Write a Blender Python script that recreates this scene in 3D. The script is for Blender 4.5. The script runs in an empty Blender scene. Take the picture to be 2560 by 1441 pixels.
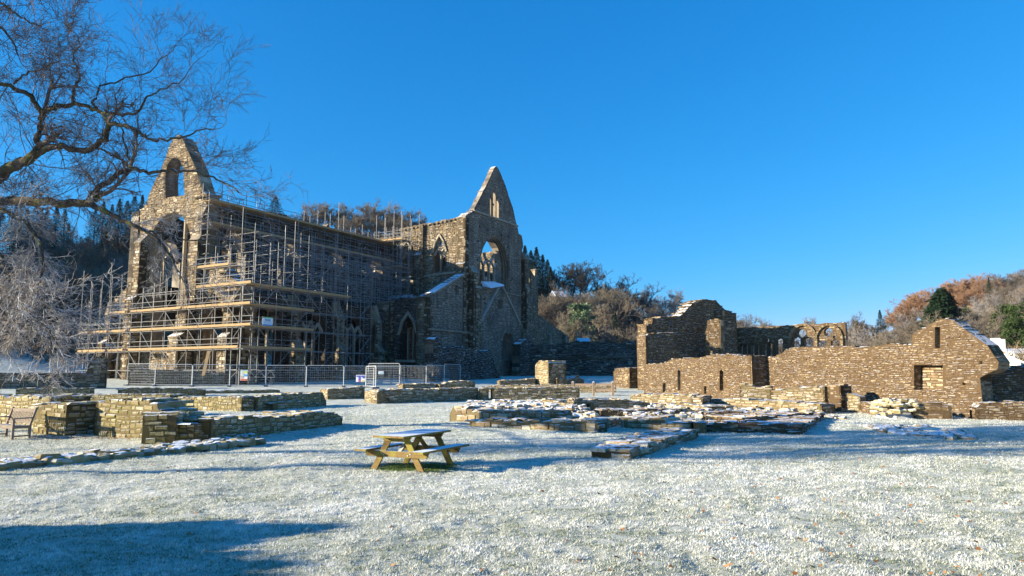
import bpy, bmesh, math, random
import numpy as np
from math import sin, cos, tan, atan, atan2, radians, degrees, pi, sqrt, hypot
from mathutils import Vector, Matrix
from mathutils.geometry import tessellate_polygon

random.seed(7)
RNG = np.random.default_rng(7)
scn = bpy.context.scene
COL = scn.collection

# ------------------------------------------------------------ camera
F = 1750.0
PIT = atan(214.5 / F)
CH = 2.0
cam = bpy.data.cameras.new('camera')
cam.sensor_width = 36.0
cam.lens = 36.0 * F / 2560.0
cam.clip_start = 0.1
cam.clip_end = 3000
camo = bpy.data.objects.new('camera', cam)
camo.location = (0, 0, CH)
camo.rotation_euler = (pi / 2 + PIT, 0, 0)
COL.objects.link(camo)
scn.camera = camo

# ------------------------------------------------------------ light
SUN_AZ = -103.0      # degrees clockwise from the view direction (+Y)
SUN_EL = 15.5
SKY_STRENGTH = 0.12
SUN_STRENGTH = 5.0
EXPOSURE = 1.33
scn.view_settings.view_transform = 'Standard'
scn.view_settings.look = 'None'
scn.view_settings.exposure = EXPOSURE
scn.view_settings.gamma = 1.0
scn.cycles.use_denoising = True
scn.cycles.max_bounces = 5
scn.cycles.diffuse_bounces = 3
scn.cycles.glossy_bounces = 2
scn.cycles.transparent_max_bounces = 4
sun = bpy.data.lights.new('sun', 'SUN')
sun.energy = SUN_STRENGTH
sun.angle = radians(0.5)
sun.color = (1.0, 0.885, 0.67)
suno = bpy.data.objects.new('sun', sun)
sd = Vector((sin(radians(SUN_AZ)) * cos(radians(SUN_EL)), cos(radians(SUN_AZ)) * cos(radians(SUN_EL)), sin(radians(SUN_EL))))
suno.rotation_euler = sd.to_track_quat('Z', 'Y').to_euler()
suno.location = sd * 50
COL.objects.link(suno)
wd = bpy.data.worlds.new('World')
scn.world = wd
wd.use_nodes = True
nt = wd.node_tree
nt.nodes.clear()
wo = nt.nodes.new('ShaderNodeOutputWorld')
bg = nt.nodes.new('ShaderNodeBackground')
sky = nt.nodes.new('ShaderNodeTexSky')
sky.sky_type = 'NISHITA'
sky.sun_disc = False
sky.sun_elevation = radians(SUN_EL)
sky.sun_rotation = radians(SUN_AZ)
sky.air_density = 1.0
sky.dust_density = 0.05
sky.ozone_density = 4.0
# deepen the clear winter blue, channel by channel
sep = nt.nodes.new('ShaderNodeSeparateColor'); cmb = nt.nodes.new('ShaderNodeCombineColor')
nt.links.new(sky.outputs[0], sep.inputs[0])
for ch, a_, p_ in ((0, 0.0897, 2.06), (1, 0.659, 0.78), (2, 1.35, 0.60)):
    pw = nt.nodes.new('ShaderNodeMath'); pw.operation = 'POWER'; pw.inputs[1].default_value = p_
    ml = nt.nodes.new('ShaderNodeMath'); ml.operation = 'MULTIPLY'; ml.inputs[1].default_value = a_
    nt.links.new(sep.outputs[ch], pw.inputs[0]); nt.links.new(pw.outputs[0], ml.inputs[0]); nt.links.new(ml.outputs[0], cmb.inputs[ch])
bg.inputs['Strength'].default_value = SKY_STRENGTH
nt.links.new(cmb.outputs[0], bg.inputs['Color'])
nt.links.new(bg.outputs[0], wo.inputs[0])

# ------------------------------------------------------------ measuring helpers
def ray(px, py):
    a = (px - 1280) / F
    b = (720.5 - py) / F
    return Vector((a, cos(PIT) - b * sin(PIT), sin(PIT) + b * cos(PIT)))

def D2(az):
    return Vector((sin(radians(az)), cos(radians(az))))

def aty(px, py, y):
    r = ray(px, py)
    return Vector((0, 0, CH)) + r * (y / r.y)

def onplane(px, py, A, az):
    """pixel ray met with the upright plane through A running along az -> (s, z)"""
    r = ray(px, py)
    d = D2(az)
    det = -r.x * d.y + d.x * r.y
    t = (-A[0] * d.y + d.x * A[1]) / det
    s = (r.x * A[1] - r.y * A[0]) / det
    return s, CH + r.z * t

def sstep(t):
    t = min(1.0, max(0.0, t))
    return t * t * (3 - 2 * t)

_rid = []   # ridge table: azimuth, elevation ratio, foot distance, ridge distance
for x, y, r0, r1 in ((0, 650, 95, 290), (90, 640, 100, 290), (150, 628, 105, 300), (200, 628, 110, 300), (350, 605, 120, 300), (520, 590, 125, 300),
                     (660, 575, 125, 300), (760, 592, 125, 300), (900, 585, 125, 300), (1040, 602, 125, 300), (1180, 650, 125, 290),
                     (1310, 725, 135, 285), (1400, 748, 135, 285), (1500, 775, 135, 300), (1600, 795, 140, 330), (1720, 820, 150, 380),
                     (1860, 850, 170, 450), (2000, 868, 190, 500), (2120, 862, 180, 470), (2230, 838, 160, 420), (2330, 800, 140, 390), (2450, 765, 120, 380),
                     (2560, 725, 110, 370)):
    r = ray(x, y)
    _rid.append((degrees(atan2(r.x, r.y)), r.z / hypot(r.x, r.y), r0, r1))
_rid = [(-180, 0.06, 150, 400), (-135, 0.08, 150, 400), (-104, 0.07, 160, 400), (-80, 0.08, 150, 380), (-68, 0.12, 120, 300), (-60, 0.26, 110, 260), (-52, 0.31, 100, 255), (-44, 0.24, 100, 280)] + _rid + \
       [(45, 0.14, 110, 360), (70, 0.16, 120, 360), (110, 0.12, 140, 380), (150, 0.08, 150, 400), (180, 0.06, 150, 400)]  # steep rise beyond the left edge is added to shade the far hillside
_ra = np.array([r[0] for r in _rid]); _re = np.array([r[1] for r in _rid]); _r0 = np.array([r[2] for r in _rid]); _r1 = np.array([r[3] for r in _rid])

def ground_np(x, y):
    x = np.asarray(x, float); y = np.asarray(y, float)
    r = np.hypot(x, y)
    az = np.degrees(np.arctan2(x, y))
    t = np.clip((r - 32) / 80.0, 0, 1)
    base = 1.75 * t * t * (3 - 2 * t) * np.clip(0.5 + y / 40.0, 0, 1)
    e = np.interp(az, _ra, _re); r0 = np.interp(az, _ra, _r0); r1 = np.interp(az, _ra, _r1)
    H = e * r1
    q = np.clip((r - r0) / (r1 - r0), 0, 1)
    h = (H - 1.75) * (0.25 * q + 0.75 * q * q * (3 - 2 * q))
    h = h - np.clip((r - r1) / 200.0, 0, 1) * H * 0.3
    bump = (np.sin(x * 0.05 + 1.3) * np.cos(y * 0.043) * 2.2 + np.sin(x * 0.13 + y * 0.09) * 0.9) * np.clip((r - r0 - 8) / 60.0, 0, 1) * (1 - 0.8 * np.clip(q * 2 - 1, 0, 1))
    un = (np.sin(x * 0.9 + 0.5 * y) * np.cos(y * 0.6) + 0.6 * np.sin(x * 0.37 - y * 0.5)) * 0.018
    return base + h + bump + un

def G(x, y):
    return float(ground_np(x, y))

def gp(px, py):
    """where a pixel's ray meets the ground near the camera"""
    r = ray(px, py)
    z = 0.0
    for _ in range(30):
        t = (z - CH) / r.z
        if t < 0 or t > 400: t = 60.0
        z = 0.6 * z + 0.4 * G(r.x * t, r.y * t)
    return Vector((r.x * t, r.y * t))

# ------------------------------------------------------------ object helpers
def tag(o, label=None, cat=None, group=None, kind=None):
    if label: o['label'] = label
    if cat: o['category'] = cat
    if group: o['group'] = group
    if kind: o['kind'] = kind
    elif cat: o['kind'] = 'thing'
    return o

def empty(name, loc=(0, 0, 0), rz=0.0, label=None, cat=None, group=None):
    o = bpy.data.objects.new(name, None)
    o.empty_display_size = 0.3
    o.location = loc
    o.rotation_euler = (0, 0, rz)
    COL.objects.link(o)
    return tag(o, label, cat, group)

def link(name, me, parent=None, loc=None):
    o = bpy.data.objects.new(name, me)
    COL.objects.link(o)
    if parent is not None: o.parent = parent
    if loc is not None: o.location = loc
    return o

def copy_tree(o, parent=None):
    c = o.copy()
    COL.objects.link(c)
    if parent is not None: c.parent = parent
    for ch in list(o.children):
        copy_tree(ch, c)
    return c

class MB:
    """collects faces for ONE mesh"""
    def __init__(s):
        s.v = []; s.f = []; s.r = []; s.m = []
    def face(s, pts, rnd=0.0, m=0):
        b = len(s.v)
        s.v.extend([tuple(p) for p in pts])
        s.f.append(tuple(range(b, b + len(pts)))); s.r.append(rnd); s.m.append(m)
    def hexa(s, c, rnd=0.0, m=0):
        """8 corners: 0-3 bottom ring ccw, 4-7 top ring"""
        b = len(s.v)
        s.v.extend([tuple(p) for p in c])
        for q in ((0, 3, 2, 1), (4, 5, 6, 7), (0, 1, 5, 4), (1, 2, 6, 5), (2, 3, 7, 6), (3, 0, 4, 7)):
            s.f.append(tuple(b + i for i in q)); s.r.append(rnd); s.m.append(m)
    def box(s, cx, cy, cz, sx, sy, sz, rz=0.0, rnd=0.0, m=0, jit=0.0):
        co, si = cos(rz), sin(rz)
        pts = []
        for dz in (-1, 1):
            for dx, dy in ((-1, -1), (1, -1), (1, 1), (-1, 1)):
                x = dx * sx / 2 + random.uniform(-jit, jit); y = dy * sy / 2 + random.uniform(-jit, jit)
                pts.append((cx + x * co - y * si, cy + x * si + y * co, cz + dz * sz / 2 + random.uniform(-jit, jit)))
        s.hexa(pts, rnd, m)
    def bar(s, a, b, w, h=None, up=(0, 0, 1), rnd=0.0, m=0):
        h = w if h is None else h
        a = Vector(a); b = Vector(b); d = (b - a)
        if d.length < 1e-6: return
        d.normalize(); u = Vector(up)
        if abs(d.dot(u)) > 0.98: u = Vector((1, 0, 0))
        x = d.cross(u).normalized(); z = x.cross(d).normalized()
        pts = []
        for p in (a, b):
            for i, j in ((-1, -1), (1, -1), (1, 1), (-1, 1)):
                pts.append(p + x * (i * w / 2) + z * (j * h / 2))
        s.hexa([pts[0], pts[3], pts[2], pts[1], pts[4], pts[7], pts[6], pts[5]], rnd, m)
    def tube(s, pts, r, sides=6, m=0, rnd=0.0):
        pts = [Vector(p) for p in pts]
        n = len(pts); b = len(s.v)
        rr = r if isinstance(r, (list, tuple)) else [r] * n
        for i, p in enumerate(pts):
            d = (pts[min(i + 1, n - 1)] - pts[max(i - 1, 0)]).normalized()
            u = Vector((0, 0, 1)) if abs(d.z) < 0.95 else Vector((1, 0, 0))
            x = d.cross(u).normalized(); y = x.cross(d)
            for k in range(sides):
                a = 2 * pi * k / sides
                s.v.append(tuple(p + (x * cos(a) + y * sin(a)) * rr[i]))
        for i in range(n - 1):
            for k in range(sides):
                k2 = (k + 1) % sides
                s.f.append((b + i * sides + k, b + i * sides + k2, b + (i + 1) * sides + k2, b + (i + 1) * sides + k)); s.r.append(rnd); s.m.append(m)
        s.f.append(tuple(b + k for k in range(sides))[::-1]); s.r.append(rnd); s.m.append(m)
        s.f.append(tuple(b + (n - 1) * sides + k for k in range(sides))); s.r.append(rnd); s.m.append(m)
    def build(s, name, mats, parent=None, smooth=False, loc=None):
        me = bpy.data.meshes.new(name)
        me.from_pydata(s.v, [], s.f)
        if not isinstance(mats, (list, tuple)): mats = [mats]
        for mt in mats: me.materials.append(mt)
        me.polygons.foreach_set('material_index', s.m)
        at = me.attributes.new('rnd', 'FLOAT', 'FACE')
        at.data.foreach_set('value', s.r)
        if smooth: me.polygons.foreach_set('use_smooth', [True] * len(s.f))
        me.update()
        return link(name, me, parent, loc)

def np_mesh(name, v, f, mat, rnd=None, smooth=False):
    """v (N,3), f (M,k) all faces same size"""
    me = bpy.data.meshes.new(name)
    N, (M, k) = len(v), f.shape
    me.vertices.add(N); me.vertices.foreach_set('co', np.ascontiguousarray(v, np.float32).ravel())
    me.loops.add(M * k); me.loops.foreach_set('vertex_index', np.ascontiguousarray(f, np.int32).ravel())
    me.polygons.add(M)
    me.polygons.foreach_set('loop_start', np.arange(0, M * k, k, dtype=np.int32))
    me.polygons.foreach_set('loop_total', np.full(M, k, np.int32))
    if smooth: me.polygons.foreach_set('use_smooth', np.ones(M, bool))
    me.update(calc_edges=True)
    me.validate()
    if rnd is not None:
        at = me.attributes.new('rnd', 'FLOAT', 'FACE'); at.data.foreach_set('value', np.ascontiguousarray(rnd, np.float32))
    me.materials.append(mat)
    return me

def seg_mesh(name, P0, P1, R0, R1, mat, sides=3):
    P0 = np.array(P0, float); P1 = np.array(P1, float); R0 = np.array(R0, float); R1 = np.array(R1, float)
    d = P1 - P0
    L = np.linalg.norm(d, axis=1, keepdims=True) + 1e-9
    d = d / L
    up = np.where(np.abs(d[:, 2:3]) < 0.9, np.array([[0, 0, 1.0]]), np.array([[1.0, 0, 0]]))
    x = np.cross(d, up); x /= np.linalg.norm(x, axis=1, keepdims=True) + 1e-9
    y = np.cross(x, d)
    vs = []
    for P, R in ((P0, R0), (P1, R1)):
        for k in range(sides):
            a = 2 * pi * k / sides
            vs.append(P + (x * cos(a) + y * sin(a)) * R[:, None])
    v = np.stack(vs, 1)            # N, 2*sides, 3
    n = len(P0)
    base = (np.arange(n) * 2 * sides)[:, None]
    fs = []
    for k in range(sides):
        k2 = (k + 1) % sides
        fs.append(np.concatenate([base + k, base + k2, base + sides + k2, base + sides + k], 1))
    f = np.stack(fs, 1).reshape(-1, 4)
    return np_mesh(name, v.reshape(-1, 3), f, mat, smooth=sides > 4)

# ------------------------------------------------------------ materials
def mat(name):
    m = bpy.data.materials.new(name)
    m.use_nodes = True
    t = m.node_tree
    p = t.nodes['Principled BSDF']
    p.inputs['Roughness'].default_value = 0.9
    p.inputs['Specular IOR Level'].default_value = 0.2
    return m, t, p

def N(t, kind, **kw):
    n = t.nodes.new(kind)
    for k, v in kw.items(): setattr(n, k, v)
    return n

def noise(t, scale, detail=4, rough=0.6, coord=None):
    n = N(t, 'ShaderNodeTexNoise')
    n.inputs['Scale'].default_value = scale; n.inputs['Detail'].default_value = detail; n.inputs['Roughness'].default_value = rough
    if coord is None:
        g = N(t, 'ShaderNodeNewGeometry'); coord = g.outputs['Position']
    t.links.new(coord, n.inputs['Vector'])
    return n

def ramp(t, fac, stops):
    r = N(t, 'ShaderNodeValToRGB')
    e = r.color_ramp.elements
    while len(e) < len(stops): e.new(0.5)
    for i, (p, c) in enumerate(stops):
        e[i].position = p; e[i].color = (*c, 1) if len(c) == 3 else c
    t.links.new(fac, r.inputs[0])
    return r

def mixc(t, fac, a, b, mode='MIX'):
    m = N(t, 'ShaderNodeMix'); m.data_type = 'RGBA'; m.blend_type = mode
    for i, x in ((0, fac), (6, a), (7, b)):
        if isinstance(x, (int, float)): m.inputs[i].default_value = x
        elif isinstance(x, tuple): m.inputs[i].default_value = (*x, 1)
        else: t.links.new(x, m.inputs[i])
    return m.outputs[2]

def math_(t, op, a, b=0.0, clamp=False):
    m = N(t, 'ShaderNodeMath'); m.operation = op; m.use_clamp = clamp
    for i, x in ((0, a), (1, b)):
        if isinstance(x, (int, float)): m.inputs[i].default_value = x
        else: t.links.new(x, m.inputs[i])
    return m.outputs[0]

FROST = (0.80, 0.83, 0.88)
def frost_mask(t, lo=0.45, hi=0.75, patch=0.35, scale=3.0):
    """rime lies on the faces that look up"""
    g = N(t, 'ShaderNodeNewGeometry')
    sx = N(t, 'ShaderNodeSeparateXYZ'); t.links.new(g.outputs['True Normal'], sx.inputs[0])
    mr = N(t, 'ShaderNodeMapRange'); mr.inputs[1].default_value = lo; mr.inputs[2].default_value = hi
    t.links.new(sx.outputs[2], mr.inputs[0])
    n = noise(t, scale, 5)
    r = ramp(t, n.outputs[0], [(patch, (0, 0, 0)), (patch + 0.08, (1, 1, 1))])
    return math_(t, 'MULTIPLY', mr.outputs[0], r.outputs[0], True)

def bump(t, p, h, strength=0.4, dist=0.05):
    b = N(t, 'ShaderNodeBump'); b.inputs['Strength'].default_value = strength; b.inputs['Distance'].default_value = dist
    t.links.new(h, b.inputs['Height']); t.links.new(b.outputs[0], p.inputs['Normal'])

def stone_mat(name, stops, stain=(0.06, 0.05, 0.04), stain_amt=0.5, moss=None, frost=(0.45, 0.75, 0.36), frost_scale=2.2, fleck=0.0, streak=0.0, grit=None):
    m, t, p = mat(name)
    at = N(t, 'ShaderNodeAttribute'); at.attribute_name = 'rnd'
    n1 = noise(t, 9, 5, 0.7)
    v = math_(t, 'ADD', at.outputs['Fac'], math_(t, 'MULTIPLY', math_(t, 'SUBTRACT', n1.outputs[0], 0.5), 0.55), True)
    c = ramp(t, v, stops).outputs[0]
    n2 = noise(t, 0.45, 6, 0.65)
    st = ramp(t, n2.outputs[0], [(0.42, (0, 0, 0)), (0.66, (1, 1, 1))]).outputs[0]
    c = mixc(t, math_(t, 'MULTIPLY', st, stain_amt), c, stain)
    if moss:
        n3 = noise(t, 1.6, 5, 0.7)
        ms = ramp(t, n3.outputs[0], [(0.5, (0, 0, 0)), (0.62, (1, 1, 1))]).outputs[0]
        c = mixc(t, math_(t, 'MULTIPLY', ms, moss[1]), c, moss[0])
    if fleck:
        n4 = noise(t, 2.6, 6, 0.8)
        n5 = noise(t, 0.25, 3, 0.6)
        fl = ramp(t, math_(t, 'ADD', n4.outputs[0], math_(t, 'MULTIPLY', n5.outputs[0], 0.35)), [(0.80, (0, 0, 0)), (0.83, (1, 1, 1))]).outputs[0]
        c = mixc(t, math_(t, 'MULTIPLY', fl, fleck), c, (0.62, 0.64, 0.66))
    if streak:      # paler runs washed down the walls
        g = N(t, 'ShaderNodeNewGeometry'); mp = N(t, 'ShaderNodeMapping'); mp.inputs['Scale'].default_value = (1.1, 1.1, 0.13)
        t.links.new(g.outputs['Position'], mp.inputs[0])
        n7 = noise(t, 1.0, 6, 0.7, mp.outputs[0])
        c = mixc(t, math_(t, 'MULTIPLY', ramp(t, n7.outputs[0], [(0.48, (0, 0, 0)), (0.62, (1, 1, 1))]).outputs[0], streak), c, (0.40, 0.345, 0.265))
    if grit:        # small light stones and open dark joints among the courses
        g = N(t, 'ShaderNodeNewGeometry'); mp = N(t, 'ShaderNodeMapping'); mp.inputs['Scale'].default_value = (4.5, 4.5, 11)
        t.links.new(g.outputs['Position'], mp.inputs[0])
        vo = N(t, 'ShaderNodeTexVoronoi'); vo.inputs['Scale'].default_value = grit[0]; vo.inputs['Randomness'].default_value = 1.0
        t.links.new(mp.outputs[0], vo.inputs['Vector'])
        sc_ = N(t, 'ShaderNodeSeparateColor'); t.links.new(vo.outputs['Color'], sc_.inputs[0])
        c = mixc(t, math_(t, 'MULTIPLY', ramp(t, sc_.outputs[0], [(0.80, (0, 0, 0)), (0.86, (1, 1, 1))]).outputs[0], grit[1]), c, stops[-1][1])
        c = mixc(t, math_(t, 'MULTIPLY', ramp(t, sc_.outputs[1], [(0.22, (1, 1, 1)), (0.34, (0, 0, 0))]).outputs[0], grit[1] * .9), c, stops[0][1])
    fm = frost_mask(t, *frost, scale=frost_scale)
    c = mixc(t, fm, c, FROST)
    t.links.new(c, p.inputs['Base Color'])
    n6 = noise(t, 30, 4, 0.7)
    bump(t, p, math_(t, 'ADD', math_(t, 'MULTIPLY', n1.outputs[0], 1.0), math_(t, 'MULTIPLY', n6.outputs[0], 0.4)), 0.8, 0.03)
    return m

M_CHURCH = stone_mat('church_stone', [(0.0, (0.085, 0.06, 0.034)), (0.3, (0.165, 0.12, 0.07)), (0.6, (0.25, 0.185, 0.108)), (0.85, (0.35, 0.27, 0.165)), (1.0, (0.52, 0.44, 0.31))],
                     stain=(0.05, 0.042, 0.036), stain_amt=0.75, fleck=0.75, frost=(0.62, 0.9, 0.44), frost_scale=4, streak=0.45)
M_SHADEST = stone_mat('shaded_church_stone', [(0.0, (0.03, 0.024, 0.017)), (0.3, (0.07, 0.054, 0.037)), (0.6, (0.12, 0.092, 0.062)), (0.85, (0.19, 0.15, 0.105)), (1.0, (0.4, 0.36, 0.3))],
                       stain=(0.025, 0.02, 0.016), stain_amt=0.75, fleck=0.85, frost=(0.5, 0.85, 0.3), frost_scale=4)  # church stone darkened: the shade of these walls is put into the colour
M_ASHLAR = stone_mat('worn_ashlar', [(0.0, (0.13, 0.10, 0.075)), (0.3, (0.195, 0.155, 0.115)), (0.6, (0.25, 0.205, 0.155)), (0.85, (0.31, 0.26, 0.2)), (1.0, (0.45, 0.4, 0.32))],
                     stain=(0.07, 0.056, 0.042), stain_amt=0.75, fleck=0.5, frost=(0.6, 0.9, 0.35), frost_scale=4, streak=0.5)
M_PALE = stone_mat('pale_dressed_stone', [(0.0, (0.18, 0.145, 0.1)), (0.5, (0.3, 0.25, 0.18)), (1.0, (0.45, 0.4, 0.31))], stain_amt=0.35, frost=(0.5, 0.85, 0.22))
M_RUIN = stone_mat('brown_rubble_stone', [(0.0, (0.065, 0.042, 0.021)), (0.3, (0.12, 0.079, 0.041)), (0.6, (0.18, 0.122, 0.065)), (0.8, (0.26, 0.188, 0.105)), (1.0, (0.46, 0.37, 0.24))],
                   stain=(0.07, 0.045, 0.025), stain_amt=0.6, frost=(0.6, 0.9, 0.40), frost_scale=4, grit=(1.3, 0.55))
M_LOW = stone_mat('mossy_ochre_stone', [(0.0, (0.11, 0.085, 0.04)), (0.3, (0.24, 0.185, 0.085)), (0.6, (0.36, 0.285, 0.135)), (0.85, (0.47, 0.40, 0.22)), (1.0, (0.6, 0.54, 0.4))],
                  stain=(0.07, 0.06, 0.04), stain_amt=0.45, moss=((0.20, 0.19, 0.045), 0.55), frost=(0.5, 0.85, 0.40), frost_scale=4.5, grit=(.8, .35))
M_TAN = stone_mat('tan_rubble_stone', [(0.0, (0.12, 0.085, 0.05)), (0.3, (0.25, 0.18, 0.10)), (0.6, (0.38, 0.29, 0.17)), (0.85, (0.5, 0.42, 0.28)), (1.0, (0.68, 0.62, 0.5))],
                  stain=(0.08, 0.06, 0.04), stain_amt=0.4, moss=((0.2, 0.18, 0.06), 0.25), frost=(0.5, 0.85, 0.43), frost_scale=4.5, grit=(.8, .4))
def mortar(name, col):
    m, t, p = mat(name)
    n = noise(t, 8, 5, 0.7)
    c = mixc(t, n.outputs[0], tuple(x * 0.55 for x in col), tuple(x * 1.4 for x in col))
    c = mixc(t, frost_mask(t, 0.45, 0.75, 0.33), c, FROST)
    t.links.new(c, p.inputs['Base Color'])
    bump(t, p, n.outputs[0], 0.6, 0.04)
    return m
M_MORT = mortar('church_mortar', (0.10, 0.072, 0.042))
M_MORTD = mortar('shaded_mortar', (0.045, 0.035, 0.025))  # mortar darkened likewise, shade painted in
M_MORTW = mortar('brown_mortar', (0.105, 0.068, 0.036))
M_MORTL = mortar('ochre_mortar', (0.16, 0.125, 0.06))

def plain(name, col, rough=0.6, metal=0.0, var=0.25, scale=6, frost=None):
    m, t, p = mat(name)
    n = noise(t, scale, 4)
    c = mixc(t, n.outputs[0], tuple(x * (1 - var) for x in col), tuple(min(1, x * (1 + var)) for x in col))
    if frost: c = mixc(t, frost_mask(t, *frost), c, FROST)
    t.links.new(c, p.inputs['Base Color'])
    p.inputs['Roughness'].default_value = rough; p.inputs['Metallic'].default_value = metal
    return m
M_STEEL = plain('galvanised_tube', (0.25, 0.245, 0.24), 0.6, 0.35, 0.3, 3)
M_FENCE = plain('galvanised_fence_wire', (0.5, 0.52, 0.53), 0.5, 0.2)
M_BOARD = plain('scaffold_boards', (0.36, 0.245, 0.125), 0.8, 0, 0.4, 2.5, frost=(0.6, 0.9, 0.5))
M_SLATE = plain('slate', (0.12, 0.125, 0.14), 0.6, 0, 0.3, 5, frost=(0.3, 0.6, 0.25))
M_WHITE = plain('white_render', (0.72, 0.71, 0.68), 0.8, 0, 0.08)
M_POT = plain('clay', (0.5, 0.33, 0.17), 0.8)
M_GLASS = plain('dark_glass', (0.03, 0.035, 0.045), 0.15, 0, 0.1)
M_FROSTROOF = plain('frosted_roof', (0.66, 0.69, 0.74), 0.8, 0, 0.12)

def wood(name, cols, moss=0.0, frost=(0.55, 0.85, 0.3)):
    m, t, p = mat(name)
    tc = N(t, 'ShaderNodeTexCoord')
    mp = N(t, 'ShaderNodeMapping'); mp.inputs['Scale'].default_value = (1.5, 22, 22)
    t.links.new(tc.outputs['Object'], mp.inputs[0])
    n = noise(t, 2.0, 5, 0.6, mp.outputs[0])
    c = ramp(t, n.outputs[0], [(0.3, cols[0]), (0.55, cols[1]), (0.75, cols[2])]).outputs[0]
    if moss:
        n2 = noise(t, 4.0, 4)
        c = mixc(t, math_(t, 'MULTIPLY', ramp(t, n2.outputs[0], [(0.45, (0, 0, 0)), (0.6, (1, 1, 1))]).outputs[0], moss), c, (0.30, 0.30, 0.03))
    c = mixc(t, frost_mask(t, *frost, scale=9), c, FROST)
    t.links.new(c, p.inputs['Base Color'])
    p.inputs['Roughness'].default_value = 0.75
    bump(t, p, n.outputs[0], 0.3, 0.01)
    return m
M_TABLE = wood('treated_pine', ((0.11, 0.07, 0.025), (0.23, 0.15, 0.055), (0.34, 0.235, 0.1)), 0.5, frost=(0.6, 0.9, 0.25))
M_BENCH = wood('weathered_teak', ((0.13, 0.10, 0.08), (0.24, 0.19, 0.155), (0.36, 0.30, 0.25)), 0.0, frost=(0.7, 0.95, 0.5))
M_RAIL = wood('weathered_oak', ((0.25, 0.17, 0.11), (0.38, 0.27, 0.19), (0.48, 0.37, 0.27)), 0.0)

# frosted bark
def bark(name, cols, moss=0.3, frost=(0.0, 0.7, 0.42)):
    m, t, p = mat(name)
    n = noise(t, 14, 5, 0.7)
    c = ramp(t, n.outputs[0], [(0.3, cols[0]), (0.55, cols[1]), (0.75, cols[2])]).outputs[0]
    if moss:
        n2 = noise(t, 2.5, 3)
        c = mixc(t, math_(t, 'MULTIPLY', ramp(t, n2.outputs[0], [(0.5, (0, 0, 0)), (0.62, (1, 1, 1))]).outputs[0], moss), c, (0.16, 0.16, 0.03))
    if frost: c = mixc(t, frost_mask(t, *frost, scale=8), c, FROST)
    t.links.new(c, p.inputs['Base Color'])
    bump(t, p, n.outputs[0], 0.8, 0.03)
    return m
M_LIMB = bark('dark_oak_bark', ((0.03, 0.025, 0.02), (0.08, 0.065, 0.05), (0.16, 0.14, 0.11)), 0.5, (0.5, 0.9, 0.5))
M_TWIG = bark('rimed_twigs', ((0.09, 0.066, 0.055), (0.17, 0.13, 0.11), (0.30, 0.25, 0.22)), 0.1, (0.5, 1.0, 0.45))
M_TWIG2 = bark('thickly_rimed_twigs', ((0.28, 0.23, 0.19), (0.45, 0.39, 0.34), (0.62, 0.57, 0.52)), 0.1, (0.2, 0.9, 0.4))
M_BTRUNK = bark('grey_trunk', ((0.05, 0.04, 0.035), (0.12, 0.1, 0.08), (0.2, 0.17, 0.14)), 0.2, None)

def varied(name, cols, vscale=0.06, rough=0.9, objrand=0.5, translucent=False):
    """foliage and brush: colour differs from plant to plant"""
    m, t, p = mat(name)
    oi = N(t, 'ShaderNodeObjectInfo')
    at = N(t, 'ShaderNodeAttribute'); at.attribute_name = 'rnd'
    v = math_(t, 'ADD', math_(t, 'MULTIPLY', oi.outputs['Random'], objrand), math_(t, 'MULTIPLY', at.outputs['Fac'], 1 - objrand))
    k = len(cols)
    c = ramp(t, v, [(i / (k - 1), x) for i, x in enumerate(cols)]).outputs[0]
    t.links.new(c, p.inputs['Base Color'])
    p.inputs['Roughness'].default_value = rough
    return m
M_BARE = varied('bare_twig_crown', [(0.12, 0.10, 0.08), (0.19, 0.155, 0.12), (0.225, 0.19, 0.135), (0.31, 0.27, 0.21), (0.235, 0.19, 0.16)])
M_SHADEWOOD = varied('shaded_twig_crown', [(0.05, 0.045, 0.045), (0.08, 0.07, 0.065), (0.11, 0.09, 0.08)])  # twig colour darkened to paint shade onto the upper wood
M_FROSTY = varied('rimed_twig_crown', [(0.22, 0.2, 0.19), (0.32, 0.29, 0.27), (0.4, 0.38, 0.36)])
M_LARCH = varied('larch_twigs', [(0.27, 0.16, 0.095), (0.35, 0.21, 0.125), (0.32, 0.22, 0.15)])
M_CONIFER = varied('spruce_needles', [(0.012, 0.03, 0.014), (0.022, 0.05, 0.02), (0.035, 0.07, 0.03)], objrand=0.3)
M_PINE = varied('pine_needles', [(0.07, 0.12, 0.06), (0.14, 0.2, 0.11), (0.26, 0.33, 0.2)], objrand=0.2)
M_HOLLY = varied('ivy_and_holly', [(0.02, 0.035, 0.012), (0.035, 0.06, 0.018), (0.07, 0.10, 0.03)], objrand=0.3)
M_GRASS = None

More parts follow.
